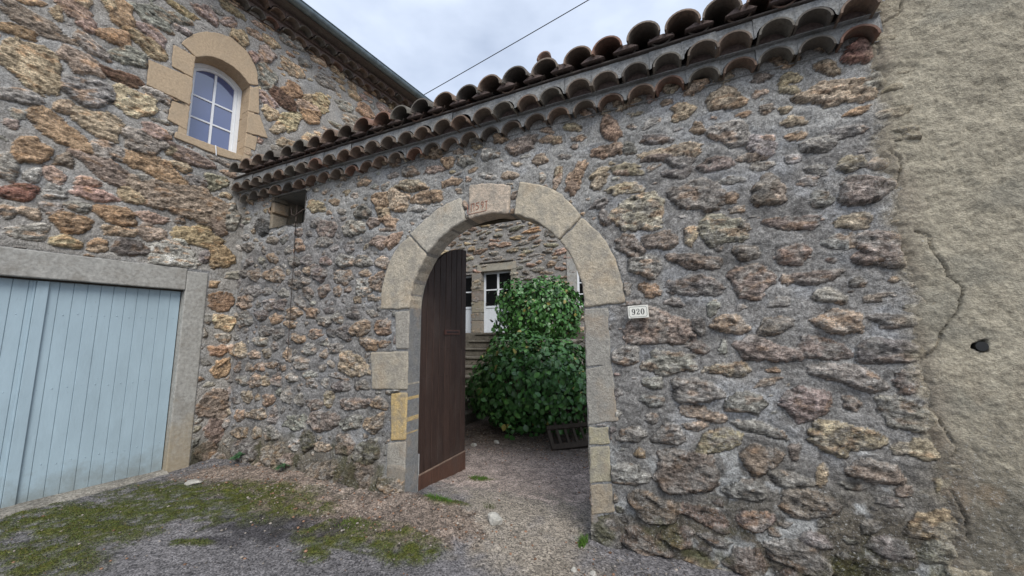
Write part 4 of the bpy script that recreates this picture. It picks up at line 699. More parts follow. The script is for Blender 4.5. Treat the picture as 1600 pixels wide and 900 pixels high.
def oval(m,cx,cz,rx,rz,a0,a1,thick,thin,n=22):
    pts=[];ws=[]
    for k in range(n+1):
        a=a0+(a1-a0)*k/n; pts.append((cx+rx*math.cos(a),cz+rz*math.sin(a))); ws.append(thin+(thick-thin)*abs(math.cos(a))**1.5)
    vstroke(m,pts,ws)
m=MB(); H_=.0215
oval(m,-.031,.0085,.0085,.0118,0,2*math.pi,.0068,.0026)
vstroke(m,[(-.0225,.010),(-.0225,-.004),(-.0245,-.014),(-.030,-.0195),(-.036,-.019)],[.0062,.0068,.006,.0035,.0025]); oval(m,-.0375,-.0155,.0018,.0018,0,6.3,.004,.004,8)
m.out('digit_nine',mK,npl)
m=MB(); vstroke(m,[(-.0085,.010),(-.007,.017),(-.001,.0205),(.006,.018),(.0085,.011),(.006,.003),(-.002,-.006),(-.0085,-.015),(-.009,-.019)],[.003,.003,.0028,.004,.0068,.0062,.005,.003,.002]); oval(m,-.0068,.0105,.0018,.0018,0,6.3,.004,.004,8)
vstroke(m,[(-.009,-.0175),(-.003,-.0145),(.004,-.018),(.009,-.016),(.010,-.009)],[.004,.0052,.0062,.0045,.002]); m.out('digit_two',mK,npl)
m=MB(); oval(m,.031,0,.0092,.0200,0,2*math.pi,.0075,.0026,30); m.out('digit_zero',mK,npl)
# ---------------------------------------------------------------- rendered wall on the right
rw=thing('rendered_wall',(2.2,.1,0),'yellowish grey roughly rendered wall with long cracks, right of the rubble stone wall','wall')
vs=np.arange(-.12,5.2,.0095); du=np.concatenate([np.arange(-.05,.75,.0085),np.arange(.75,2.6,.03)])
DU,V=np.meshgrid(du,vs,indexing='ij'); U=bound(V)+DU-.012
H=.010+fb(U*3,V*3,80,4)*.04+fb(U*15,V*19+U*3,81,5)*.020+fb(U*50,V*70,82,4)*.010
tr=np.abs(fb(U*7+V*3,V*9-U*5,83,4)); H+= -.006*np.exp(-(tr/.02)**2)
H-=ss(.05,-.05,DU)*.030
C=np.array([.375,.335,.255])*(1+fb(U*5,V*6,84,4)*.5+fb(U*60,V*60,85,3)*.7)[...,None]
gr=ss(.02,.2,fb(U*3,V*4.5,86,5))[...,None]*.6; C=C*(1-gr)+np.array([.25,.235,.19])*gr
e=fb(U*3,V*3,87,4); low=ss(.95,.45,V+e*.8); C=C*(1-.62*low[...,None])+np.array([.06,.055,.045])*.55*low[...,None]
rs=ss(.08,.2,fb(U*6,V*6,88,4))*ss(1.5,.6,V); C=C*(1-rs[...,None]*.5)+np.array([.26,.19,.12])*rs[...,None]*.5
ed=ss(.12,.0,DU+e*.15)*.45; C=C*(1-ed[...,None])+np.array([.22,.18,.14])*ed[...,None]
def crackfield(U,V,L):
    D=np.full(U.shape,9.)
    for P in L:
        # subdivide with jitter
        r=random.Random(3); Q=[P[0]]
        for a,b in zip(P[:-1],P[1:]):
            n=max(1,int(math.hypot(b[0]-a[0],b[1]-a[1])/.02))
            for k in range(1,n+1): Q.append((a[0]+(b[0]-a[0])*k/n+r.uniform(-.004,.004),a[1]+(b[1]-a[1])*k/n+r.uniform(-.003,.003)))
        for a,b in zip(Q[:-1],Q[1:]):
            dx,dy=b[0]-a[0],b[1]-a[1]; l=dx*dx+dy*dy+1e-12; t=np.clip(((U-a[0])*dx+(V-a[1])*dy)/l,0,1); D=np.minimum(D,np.hypot(U-a[0]-t*dx,V-a[1]-t*dy))
    return D
CD=crackfield(U,V,BLK['cracks']); H-=.02*np.exp(-(CD/.0042)**2); C*=(1-.6*np.exp(-(CD/.0035)**2))[...,None]
hx,hz=BLK['hole']; HD=np.hypot(U-hx,(V-hz))*(1+.25*np.cos(3*np.arctan2(V-hz,U-hx)))-.026
C*=(1-.9*ss(.004,-.004,HD))[...,None]; H-=.12*ss(.004,-.006,HD)  # hole sunk and its colour blackened for the dark inside
mask=np.stack([np.full_like(U,.12),low*.8+.08+ed*.5,low*0],-1)
rf=wall_mesh('render_coat',GP,U,V,H,C,mask,M_REND,rw)
m=MB(); m.box((1.30,.03,-.1),(2.5,0,0),(0,.45,0),(0,0,5.2),(.33,.30,.24)); m.out('wall_body',M_BLK,rw)
m=MB(); 
m.tube([(hx,-.022,hz),(hx,.10,hz)],[.025,.023],14,(.02,.02,.02)); m.out('hole_plug',simple_mat('black hole plug',(.012,.012,.012),.5,60,.3,0),rw)  # black plug added in place of the dark inside the hole
# ---------------------------------------------------------------- wing of the house with the garage
hs=thing('stone_house',(-5.27,0,0),'rubble stone house on the left with pale blue garage door and small arched window','house')
W0=-4.2; GA=(-3.05,-.545,-.2,2.05)
WN=(-.69,-.075,3.93,4.97)
def wing_arch(u,v):
    a,b,c,d=WN; cu=(a+b)/2; half=(b-a)/2; rise=.15; Rr=(half**2+rise**2)/(2*rise); cz=d+rise-Rr
    return np.maximum(np.maximum(np.maximum(a-u,u-b),c-v),np.where(v>cz,np.hypot(u-cu,v-cz)-Rr,-9.))
def wing_sdf(u,v): return np.minimum(sdf_rect(u,v,*GA),wing_arch(u,v))
def wing_mort(U,V):
    e=fb(U*4,V*4,100,4); c=np.zeros(U.shape+(3,))+np.array([.34,.32,.29]); b=ss(.55,.1,V+e)[...,None]
    k=ss(.05,.2,fb(U*3,V*4,101,4))[...,None]*.5; c=c*(1-k)+np.array([.36,.36,.35])*k
    return c*(1-b)+np.array([.12,.11,.09])*b
def wing_fill(u,v,r):
    if u>.05: return .17+.12*r.rand(),.07+.06*r.rand(),(r.rand()-.5)*.3,r.choice(list('tttyoPPhggt')),-.002
    if v<2.4: return .08+.05*r.rand(),.05+.04*r.rand(),(r.rand()-.5)*.6,r.choice(list('tohgHGb')),.002
    return .14+.12*r.rand(),.05+.05*r.rand(),(r.rand()-.5)*.35,r.choice(list('ttyoghHPwt')),-.001
us=np.concatenate([np.arange(W0,-2.3,.04),np.arange(-2.3,.55,.0105),np.arange(.55,4.25,.016)]); vs=np.arange(-.12,6.12,.0115)
U,V,H,C,st=rubble(us,vs,WING_ST,dict(n=7000,f=wing_fill,soft=.10,grow=1.27,pit=.35),dict(col=wing_mort,rough=.5),23,(.006,.018,.08,1.0),wing_sdf)
C=C*(1+.20*st[...,None])
H=H-ss(.06,.0,wing_sdf(U,V))*.012
mossy=ss(.0,.14,fb(U*6,V*6,104,4))*ss(.4,.1,V)
C=C*(1-mossy[...,None]*.7)+np.array([.07,.065,.04])*mossy[...,None]*.7
mask=np.stack([st,np.clip(ss(.04,.2,fb(U*4,V*4,105,4))*.6+.05,0,1),mossy],-1)
sink(U,V,H,C,st,[BLK['WA']]+BLK['WL']+BLK['WR']+[BLK['WS']]+[[(GA[0]-.3,2.0),(-.33,2.0),(-.33,2.31),(GA[0]-.3,2.31)],[(-.56,-.2),(-.33,-.2),(-.33,2.1),(-.56,2.1)]],(.25,.25,.25)); mask[...,0]=st
wall_mesh('rubble_wall',WP,U,V,H,C,mask,M_ROCK,hs,wing_sdf,.0115)
def pbox(m,pl,u0,u1,v0,v1,n0,n1,col=(1,1,1)): m.box(pl.p(u0,v0,n0),tuple(pl.U*(u1-u0)),tuple(pl.Z*(v1-v0)),tuple(pl.N*(n1-n0)),col)
m=MB()   # body of the wing behind its face
pbox(m,WP,W0,GA[0]-.3,-.1,6.1,-.6,-.04,(.3,.28,.24)); pbox(m,WP,-.33,4.2,-.1,3.7,-.6,-.04,(.3,.28,.24)); pbox(m,WP,GA[0]-.3,-.33,2.35,3.7,-.6,-.04,(.3,.28,.24)); pbox(m,WP,W0,-1.0,3.7,6.1,-.6,-.04,(.3,.28,.24)); pbox(m,WP,.2,4.2,3.7,6.1,-.6,-.04,(.3,.28,.24)); pbox(m,WP,-1.0,.2,5.3,6.1,-.6,-.04,(.3,.28,.24))
pbox(m,WP,W0,W0+.4,-.1,6.1,-5,-.6,(.3,.28,.24)); pbox(m,WP,3.8,4.2,-.1,6.1,-5,-.6,(.3,.28,.24)); pbox(m,WP,W0,4.2,-.1,6.1,-5.4,-5,(.3,.28,.24))
m.out('wing_body',M_BLK,hs)
# window surround
for i,q in enumerate([BLK['WA']]+BLK['WL']+BLK['WR']+[BLK['WS']]):
    q2=[]
    for u,v in q:
        s=float(wing_arch(np.array(u),np.array(v)))
        if i==0 and s<.08:
            a,b,c,d=WN; cu=(a+b)/2; half=(b-a)/2; rise=.15; Rr=(half**2+rise**2)/(2*rise); cz=d+rise-Rr
            k=Rr/math.hypot(u-cu,v-cz); u,v=cu+(u-cu)*k,cz+(v-cz)*k
        elif 0<i<len(BLK['WL'])+1 and u>-.76: u=WN[0]
        elif i>len(BLK['WL']) and i<7 and u<-.03 and u>-.2: u=WN[1]
        elif i==7 and v>WN[2]-.06: v=WN[2]
        q2.append((u,v))
    block(['window_arch_stone']+['jamb_stone']*6 and (['window_arch_stone']+['jamb_stone']*6+['sill_stone'])[i],WP,q2,-.17,.012+.003*(i%3),M_SAND,hs,jit=.004,bev=.010,step=.04)
for v0,v1,nm in ((WN[2]-.02,4.20,'a'),(4.21,4.52,'b'),(4.53,WN[3],'c')):
    for x in (WN[1],WN[0]-.08):
        m=MB(); pbox(m,WP,x,x+.08,v0,v1,-.30,.006); m.out('reveal_stone',M_SAND,hs,bevel=.004)
m=MB(); a,b,c,d=WN; cu=(a+b)/2; half=(b-a)/2; rise=.15; Rr=(half**2+rise**2)/(2*rise); cz=d+rise-Rr; a0=math.asin(half/Rr); V=[];F=[]
def arcpts(r,n=14,hw=None):
    aa=math.asin(min((hw or half)/r,1)); return [(cu+r*math.sin(-aa+2*aa*k/n),cz+r*math.cos(-aa+2*aa*k/n)) for k in range(n+1)]
for (x,z) in arcpts(Rr): V+=[WP.p(x,z,.008),WP.p(x,z,-.30)]
for k in range(14): F.append((2*k,2*k+2,2*k+3,2*k+1))
m.add(V,F); m.out('arch_soffit',M_SAND,hs,smooth=True)
m=MB(); pbox(m,WP,a-.05,b+.05,c-.08,c,-.30,.01); m.out('sill_stone',M_SAND,hs,bevel=.006)
# window: outer frame, two casements with glazing bars, panes
n0=-.22
wf=MB()
def ring(m,a,b,c,R,w,n_0,n_1,col=(1,1,1)):
    """frame of width w just inside [a,b]x[c,arc of radius R]"""
    hw=(b-a)/2; aa=math.asin(min(hw/R,1)); N_=14
    top=[(cu+R*math.sin(-aa+2*aa*k/N_),cz+R*math.cos(-aa+2*aa*k/N_)) for k in range(N_+1)]
    R2=R-w; hw2=hw-w; ab=math.asin(min(hw2/R2,1)); 
    top2=[(cu+R2*math.sin(-ab+2*ab*k/N_),cz+R2*math.cos(-ab+2*ab*k/N_)) for k in range(N_+1)]
    o=[(a,c)]+top+[(b,c)]; i=[(a+w,c+w)]+top2+[(b-w,c+w)]; n=len(o)
    V=[WP.p(x,z,n_1) for x,z in o]+[WP.p(x,z,n_1) for x,z in i]+[WP.p(x,z,n_0) for x,z in o]+[WP.p(x,z,n_0) for x,z in i]; F=[]
    for k in range(n):
        j=(k+1)%n; F+=[(k,n+k,n+j,j),(n+k,3*n+k,3*n+j,n+j),(k,j,2*n+j,2*n+k)]
    m.add(V,F,col)
ring(wf,a+.003,b-.003,c+.003,Rr-.003,.045,n0-.05,n0); frame=wf.out('window',M_WHITE,hs,sangle=30)
def wsub(m,name,mat,**k):
    o=m.out(name,mat,hs,**k); o.parent=frame; return o
m=MB(); ring(m,a+.05,b-.05,c+.05,Rr-.05,.038,n0-.045,n0-.012); wsub(m,'casement',M_WHITE)
gb=MB(); pbox(gb,WP,cu-.013,cu+.013,c+.08,d+rise-.10,n0-.040,n0-.016)
zt=[c+.085,(c+.085)+.30,(c+.085)+.60]
for z in zt[1:]: pbox(gb,WP,a+.085,b-.085,z-.010,z+.010,n0-.040,n0-.0165)
wsub(gb,'glazing_bar',M_WHITE)
m=MB(); pts=[(a+.08,c+.08)]+[(x,z) for x,z in arcpts(Rr-.085,14,half-.08)]+[(b-.08,c+.08)]
m.add([WP.p(x,z,n0-.03) for x,z in pts],[tuple(range(len(pts)))[::-1]]); wsub(m,'window_pane',M_GLASS)
m=MB(); pbox(m,WP,a-.1,b+.1,c-.1,d+.3,-.62,-.60,(.08,.08,.09)); m.out('room_back',M_OLDW,hs)
m=MB(); m.tube([WP.p(-.40,3.93,.02),WP.p(-.395,3.87,.03),WP.p(-.385,3.80,.025)],.006,6); 
props(m.out('cord_end',M_WHITE,None),'short white cord hanging from the sill of the small arched window','cord')
# garage surround, door
m=MB(); pbox(m,WP,GA[0]-.25,GA[1]+.0,2.05,2.305,-.16,.014); m.out('garage_lintel',M_CONC,hs,bevel=.01)
m=MB(); pbox(m,WP,GA[1],-.335,-.1,2.28,-.22,.010); m.out('garage_jamb',M_CONC,hs,bevel=.012)
m=MB(); pbox(m,WP,GA[0]-.25,GA[0],-.1,2.05,-.22,.010); m.out('garage_jamb',M_CONC,hs,bevel=.012)
gd=MB(); u=GA[0]; nn=-.085; j=0
stops=[GA[0]]
while stops[-1]<GA[1]-.01: stops.append(min(stops[-1]+.0925,GA[1]))
for a_,b_ in zip(stops[:-1],stops[1:]):
    if b_-a_<.02: continue
    pr=[(a_+.0005,nn-.005),(a_+.004,nn),(b_-.004,nn),(b_-.0005,nn-.005),(b_-.0005,nn-.03),(a_+.0005,nn-.03)]; dz=rg.uniform(-.006,.006); dn=rg.uniform(-.002,.002)
    V=[];
    for (x,q) in pr: V+=[WP.p(x,.005+dz,q+dn),WP.p(x,2.035,q+dn)]
    F=[(2*q,2*((q+1)%6),2*((q+1)%6)+1,2*q+1) for q in range(6)]+[tuple(range(1,12,2)),tuple(range(0,12,2))[::-1]]
    gd.add(V,F)
gdo=gd.out('garage_door',M_BLUE,hs)
def gsub(m,name,mat,**k):
    o=m.out(name,mat,hs,**k); o.parent=gdo; return o
m=MB(); pbox(m,WP,-1.62,-1.545,.0,2.033,nn,nn+.022); pbox(m,WP,-1.636,-1.622,.0,2.033,nn,nn+.010); gsub(m,'meeting_stile',M_BLUE,bevel=.003)
for k,x in enumerate(stops[:-1]):
    for z in (.32,1.02,1.72): 
        p=WP.p(x+.046,z+rg.uniform(-.015,.015),nn); m=MB(); m.tube([tuple(p),tuple(p+WP.N*.0035)],[.0055,.003],6); gsub(m,'nail_head',M_BLUE)
m=MB(); pbox(m,WP,GA[0],GA[1],2.036,2.052,-.12,-.05,(.3,.3,.3)); m.out('dark_gap_strip',M_OLDW,hs)  # dark strip added to stand for the dark gap above the door
# threshold strip of concrete in front of the door
Uu=np.arange(-3.3,-.52,.02); Nn=np.arange(-.10,.26,.02); A,B=np.meshgrid(Uu,Nn,indexing='ij')
edge=.10+.11*ss(-.6,-1.7,A)+fb(A*4,A*0+2,120,3)*.05
Nv=-.10+(B+.10)/.36*(edge+.10); Zt=.022+fb(A*3,B*3,121,3)*.012-ss(.10,.0,edge-Nv)*.024+.0*A
P=WP.arr(A,Zt,Nv); mc=np.zeros(A.shape+(3,))+np.array([.27,.25,.215])*(1+fb(A*7,B*7,122,4)*.9)[...,None]
props(mk('garage_threshold',P.reshape(-1,3),grid_faces(*A.shape)[:, ::-1],M_ROCKF,None,True,cols=mc.reshape(-1,3),mask=np.stack([A*0,A*0+.35,A*0],-1).reshape(-1,3)),kind='structure')
# eaves of the wing
tier(WP,-4.1,4.2,.205,.096,6.03,.12,hs,rg,top=.125,mm=M_MORTR)
tier(WP,-4.1,4.2,.205,.096,6.15,.24,hs,rg,top=.125,mm=M_MORTR)
slope_tiles(WP,-4.1,4.2,.245,.098,6.33,.36,hs,rg,rows=7,ang=17)
m=MB(); V=[WP.p(u,v,n) for u in (-4.15,4.2) for (n,v) in ((.385,6.275),(.385,6.29),(-2.6,7.15),(-2.6,6.2))]
m.add(V,[(0,1,2,3),(4,7,6,5),(0,4,5,1),(1,5,6,2),(0,3,7,4),(2,6,7,3)],(.12,.10,.09)); m.out('roof_deck',M_TILE,hs)
m=MB(); V=[];F=[]; n=12; gc=(.435,6.335); gr=.072
for i,u in enumerate(np.linspace(-4.1,4.2,30)):
    for k in range(n+1):
        a_=math.pi+math.pi*k/n; V.append(WP.p(u,gc[1]+math.sin(a_)*gr,gc[0]+math.cos(a_)*gr))
    for k in range(n+1):
        a_=2*math.pi-math.pi*k/n; V.append(WP.p(u,gc[1]+math.sin(a_)*(gr-.004),gc[0]+math.cos(a_)*(gr-.004)))
K2=2*(n+1)
for i in range(29):
    for k in range(K2): F.append((i*K2+k,i*K2+(k+1)%K2,(i+1)*K2+(k+1)%K2,(i+1)*K2+k))
m.add(V,F); m.tube([WP.p(-4.1,gc[1]+.004,gc[0]+gr+.004),WP.p(4.2,gc[1]+.004,gc[0]+gr+.004)],.009,8)
m.out('gutter',M_ZINC,hs,smooth=True,sangle=50)
for u in np.arange(-3.9,4.2,.5):
    m=MB(); V=[];F=[]
    for s in (0,.022):
        for k in range(n+1):
            a_=math.pi+math.pi*k/n; V.append(WP.p(u+s,gc[1]+math.sin(a_)*(gr+.004),gc[0]+math.cos(a_)*(gr+.004)))
    for k in range(n): F.append((k,k+1,n+1+k+1,n+1+k))
    F=[f[::-1] for f in F]; m.add(V,F); pbox(m,WP,u,u+.022,gc[1]-.0,gc[1]+.006,gc[0]-gr-.07,gc[0]-gr); m.out('gutter_bracket',M_ZINC,hs,smooth=True,sangle=40)
# ---------------------------------------------------------------- house across the yard
fh=thing('courtyard_house',(-4,7.8,0),'far rubble house seen through the arch, with white glazed doors above the steps','house')
D1=(-5.85,-4.80,1.59,3.56); D0=(-7.1,-6.22,1.59,3.50); WR_=(-2.72,-1.7,2.28,3.72)
def f_sdf(u,v): return np.minimum(np.minimum(sdf_rect(u,v,*D1),sdf_rect(u,v,*D0)),sdf_rect(u,v,*WR_))
def f_mort(U,V): return np.zeros(U.shape+(3,))+np.array([.27,.255,.235])
def f_fill(u,v,r): return .17+.13*r.rand(),.05+.05*r.rand(),(r.rand()-.5)*.5,r.choice(list('ggtGbPpggtg')),.0
us=np.arange(-8.6,.6,.026); vs=np.arange(1.2,6.6,.024)
U,V,H,C,st=rubble(us,vs,[(-4.05,4.72,.25,.02,-.02,.07,'o'),(-4.6,4.55,.2,0,0,.06,'y')],dict(n=4200,f=f_fill),dict(col=f_mort,rough=1.),31,(.015,.03,.1,1.4),f_sdf)
mask=np.stack([st,st*0+.25,st*0],-1); C=C*1.05
wall_mesh('facade_wall',FP,U,V,H,C,mask,M_ROCKF,fh,f_sdf,.025)
m=MB(); m.box((-8.6,7.55,1.2),(9.2,0,0),(0,4,0),(0,0,5.4),(.02,.02,.02)); 
m=MB()
for (x0,x1,z0,z1) in ((-8.6,.6,3.75,6.55),(-8.6,-7.1,-.1,3.75),(-6.2,-5.9,-.1,3.75),(-4.75,-2.75,-.1,3.75),(-1.65,.6,-.1,3.75),(-8.6,.6,-.1,1.25)): m.box((x0,7.56,z0),(x1-x0,0,0),(0,.5,0),(0,0,z1-z0),(.28,.26,.22))
m.box((-8.6,8.06,-.1),(9.2,0,0),(0,.05,0),(0,0,6.6),(.03,.03,.03)); m.out('house_body',M_BLK,fh)
def fblock(name,u0,u1,v0,v1,c,n0=-.25,n1=.03): 
    return block(name,FP,[(u0,v0),(u1,v0),(u1,v1),(u0,v1)],n0,n1,M_BLK,fh,c,.006,.01,.1)
fblock('door_lintel',-6.0,-4.62,3.56,3.80,(.40,.37,.30)); fblock('lintel_hood',-5.9,-4.7,3.84,3.89,(.2,.19,.18),-.1,.07)
zz=[1.59,1.98,2.24,2.62,2.95,3.27,3.56]
for k in range(6): fblock('pier_stone',-6.20,-5.86,zz[k],zz[k+1]-.015,[(.28,.24,.19),(.22,.20,.17),(.30,.27,.2),(.24,.2,.17),(.32,.27,.2),(.27,.25,.22)][k])
fblock('pier_stone',-4.79,-4.60,1.59,2.4,(.3,.27,.2)); fblock('pier_stone',-4.79,-4.55,2.42,3.1,(.33,.3,.22)); fblock('pier_stone',-4.79,-4.6,3.12,3.55,(.3,.28,.22))
fblock('door_lintel',-7.3,-6.2,3.60,3.80,(.3,.28,.25)); 
fblock('window_jamb',-2.98,-2.72,2.2,3.72,(.42,.41,.38)); fblock('window_lintel',-2.98,-1.5,3.73,3.95,(.38,.36,.31)); fblock('window_sill',-2.9,-1.6,2.17,2.27,(.42,.41,.38),-.2,.08)
def fdoor(u0,u1,v0,v1,split,label=None):
    m=MB(); n=-.16; pbox(m,FP,u0,u1,v0,v1,n-.05,n-.03,(1,1,1)); w=.07
    pbox(m,FP,u0,u0+w,v0,v1,n-.03,n);pbox(m,FP,u1-w,u1,v0,v1,n-.03,n);pbox(m,FP,u0+w,u1-w,v1-w,v1,n-.03,n)
    nb=9
    for k in range(nb):
        a_=u0+w+(u1-u0-2*w)*k/nb; pbox(m,FP,a_+.003,a_+(u1-u0-2*w)/nb-.003,v0,split-.04,n-.03,n-.012)
    pbox(m,FP,u0+w,u1-w,split-.04,split+.03,n-.03,n+.004)
    d=m.out('house_door',M_WOODW,fh,bevel=.003)
    def s_(m,nm,mat): o=m.out(nm,mat,fh); o.parent=d
    c=(u0+u1)/2; g=MB(); pbox(g,FP,c-.035,c+.035,split+.03,v1-w,n-.03,n); h=(split+.03+v1-w)/2; pbox(g,FP,u0+w,c-.035,h-.02,h+.02,n-.03,n-.003); pbox(g,FP,c+.035,u1-w,h-.02,h+.02,n-.03,n-.003); s_(g,'glazing_bar',M_WHITE)
    g=MB(); pbox(g,FP,u0+w,u1-w,split+.03,v1-w,n-.028,n-.022); s_(g,'door_pane',M_GLASSD)
    g=MB(); g.tube([FP.p(u0+.10,v0+.95,n),FP.p(u0+.10,v0+.95,n+.05),FP.p(u0+.2,v0+.95,n+.05)],.010,6); s_(g,'handle',M_IRON)
    return d
fdoor(*D1[:2],D1[2],D1[3],2.42); fdoor(*D0[:2],D0[2],D0[3],2.42)
m=MB(); n=-.12; u0,u1,v0,v1=WR_; w=.06
pbox(m,FP,u0,u0+w,v0,v1,n-.05,n);pbox(m,FP,u1-w,u1,v0,v1,n-.05,n);pbox(m,FP,u0+w,u1-w,v1-w,v1,n-.05,n);pbox(m,FP,u0+w,u1-w,v0,v0+w,n-.05,n)
fw=m.out('window',M_WHITE,fh,bevel=.004)
g=MB(); c=(u0+u1)/2; pbox(g,FP,c-.04,c+.04,v0+w,v1-w,n-.04,n+.003)
for k in (1,2,3): z=v0+w+(v1-v0-2*w)*k/4; pbox(g,FP,u0+w,c-.04,z-.015,z+.015,n-.04,n-.004); pbox(g,FP,c+.04,u1-w,z-.015,z+.015,n-.04,n-.004)
o=g.out('glazing_bar',M_WHITE,fh); o.parent=fw
g=MB(); pbox(g,FP,u0+w,u1-w,v0+w,v1-w,n-.035,n-.03); o=g.out('window_pane',M_GLASSD,fh); o.parent=fw
slope_tiles(FP,-8.5,.5,.245,.098,6.72,.45,fh,rg,rows=3,ang=17)
m=MB(); V=[FP.p(u,v,n) for u in (-8.6,.6) for (n,v) in ((.43,6.67),(.43,6.69),(-2.6,7.55),(-2.6,6.4))]
m.add(V,[(0,1,2,3),(4,7,6,5),(0,4,5,1),(1,5,6,2),(0,3,7,4),(2,6,7,3)],(.12,.10,.09)); m.out('roof_deck',M_TILE,fh)
tier(FP,-8.5,.5,.205,.096,6.48,.14,fh,rg)
# ---------------------------------------------------------------- terrace and steps
M_STEP=simple_mat('worn stone steps',(.15,.135,.11),.9,25,.4,.003,stain=.7,stainc=(.07,.065,.05))
m=MB(); m.box((-7.6,5.9,-.1),(8.6,0,0),(0,1.62,0),(0,0,1.66),(1,1,1)); props(m.out('terrace',M_STEP,None,bevel=.02),kind='structure')
st_=thing('stone_steps',(-4.4,4.3,-.1),'worn stone steps climbing to the white door behind the dark bush','steps')
ns=9; rise=1.66/ns
for k in range(ns):
    m=MB(); y=3.05+k*.315; m.box((-4.95,y,-.1+k*rise),(1.28+rg.uniform(-.03,.03),0,0),(0,5.9-y,0),(0,0,rise-.045),(.45,.42,.38)); m.out('riser',M_STEP,st_,bevel=.01)
    m=MB(); m.box((-4.97,y-.035,-.1+(k+1)*rise-.045),(1.32+rg.uniform(-.03,.03),0,0),(0,.36,0),(0,0,.045),(1.3,1.28,1.2)); m.out('tread',M_STEP,st_,bevel=.01)
us=np.arange(-3.64,1.2,.03); vs=np.arange(-.15,1.42,.03)
U,V,H,C,st=rubble(us,vs,[],dict(n=700,f=f_fill),dict(col=f_mort,rough=1.),37,(.015,.03,.1,1.4))
rt=thing('retaining_wall',(-1.2,4.35,0),'low rubble retaining wall half hidden behind the lower bush','wall')
wall_mesh('rubble_face',Plane((0,4.15,0),(1,0,0)),U,V,H,C*.7,np.stack([st,st*0+.4,st*0],-1),M_ROCKF,rt)
m=MB(); m.box((-3.64,4.18,-.1),(4.9,0,0),(0,1.7,0),(0,0,1.5),(.12,.10,.07)); m.out('earth_fill',M_STEP,rt)
# ---------------------------------------------------------------- bushes
def leaf_mat(name,c1,c2,spec=.5):
    m,t,b=mat_new(name); L=t.links.new
    base=nd(t,'ShaderNodeVertexColor',layer_name='Col').outputs[0]
    n=obj_noise(t,60,3,.6); c=mixc(t,1,base,ramp(t,n,.3,.7,(.8,.8,.8,1),(1.2,1.2,1.2,1)),'MULTIPLY')
    L(c,b.inputs['Base Color']); b.inputs['Roughness'].default_value=.38; b.inputs['Specular IOR Level'].default_value=spec
    try: b.inputs['Transmission Weight'].default_value=0; b.inputs['Subsurface Weight'].default_value=0
    except Exception: pass
    return m
M_LEAF=leaf_mat('glossy dark green leaves',0,0)
M_BARK=simple_mat('brown stems',(.09,.065,.045),.9,40,.4,.002)
def bush(name,c,r,n,label,seed,ground):
    rn=np.random.RandomState(seed); V=[];F=[];Cc=[]
    cx,cy,cz=c
    k=0;tries=0
    while k<n and tries<n*6:
        tries+=1
        d=rn.normal(size=3); d/=np.linalg.norm(d)
        if d[2]<-.93: continue
        lump=1+.07*math.sin(3.1*d[0]*2+seed)+.07*math.sin(5.3*d[2]+2*d[1]+seed)+.06*math.sin(9*d[0]+7*d[2])
        rad=(1-.38*rn.rand()**1.7)*lump*(1+.16*max(0,math.sin(17*d[0]+3*seed)*math.sin(13*d[2]+11*d[1])-.35)+(.12*rn.rand() if rn.rand()<.05 else 0))
        p=np.array([cx,cy,cz])+d*np.array(r)*rad
        if p[2]<ground+.05: continue
        k+=1
        out=d*np.array([1,1,.9])+rn.normal(size=3)*.45; out[2]+=.30; out/=np.linalg.norm(out)
        # leaf lies roughly with its face outward/up, tip hanging
        tip=np.cross(np.cross(out,np.array([0,0,-1.])+rn.normal(size=3)*.8),out); tip/=np.linalg.norm(tip)+1e-9
        side=np.cross(out,tip); l=(.045+.080*rn.rand()); w=l*(.33+.08*rn.rand())
        cup=.10+.12*rn.rand(); g=rn.rand(); new=(rn.rand()<.22 and rad>.9)
        col=np.array([.045,.122,.03])*(.65+.8*g)+ (np.array([.045,.09,.012])*rn.rand() if new else 0)
        if rn.rand()<.02: col=np.array([.22,.19,.05])
        b=len(V)
        prof=[(0,0),(.22,.75),(.5,1.0),(.78,.62),(1,0)]
        pts=[]
        for s,ww in prof:
            mid=p+tip*l*s-out*l*(.18*s*s)
            pts.append((mid, mid+side*w*ww+out*w*cup*ww*1.5, mid-side*w*ww+out*w*cup*ww*1.5))
        for m_,a_,b_ in pts: V+=[m_,a_,b_]
        for q in range(4):
            o=b+3*q; F.append((o,o+3,o+4,o+1)); F.append((o,o+2,o+5,o+3))
        Cc+=[col*1.35,col,col]*5
    root=thing(name,(cx,cy,ground),label,'bush','dark leafy bushes in the courtyard')
    F=[f for f in F]
    mk('foliage',np.array(V),np.array(F),M_LEAF,root,True,cols=np.array(Cc))
    m=MB()
    for q in range(26):
        a_=q*2.4; d=Vector((math.cos(a_),math.sin(a_),0)); h=.5+.5*rn.rand()
        m.tube([(cx+d.x*.10,cy+d.y*.10,ground-.03),(cx+d.x*r[0]*.3,cy+d.y*r[1]*.3,ground+(cz-ground)*.7),(cx+d.x*r[0]*.62*h,cy+d.y*r[1]*.62*h,cz+r[2]*.35*h)],[.022,.014,.006],6)
    m.out('stems',M_BARK,root)
bush('leafy_bush',(-2.42,3.25,.64),(1.22,.95,.86),7400,'lower and nearer dark green leafy bush filling the bottom of the arch',3,-.1)
bush('leafy_bush',(-2.90,4.9,2.04),(1.05,.80,.74),4800,'upper dark green leafy bush behind, in front of the white glazed door',5,1.40)
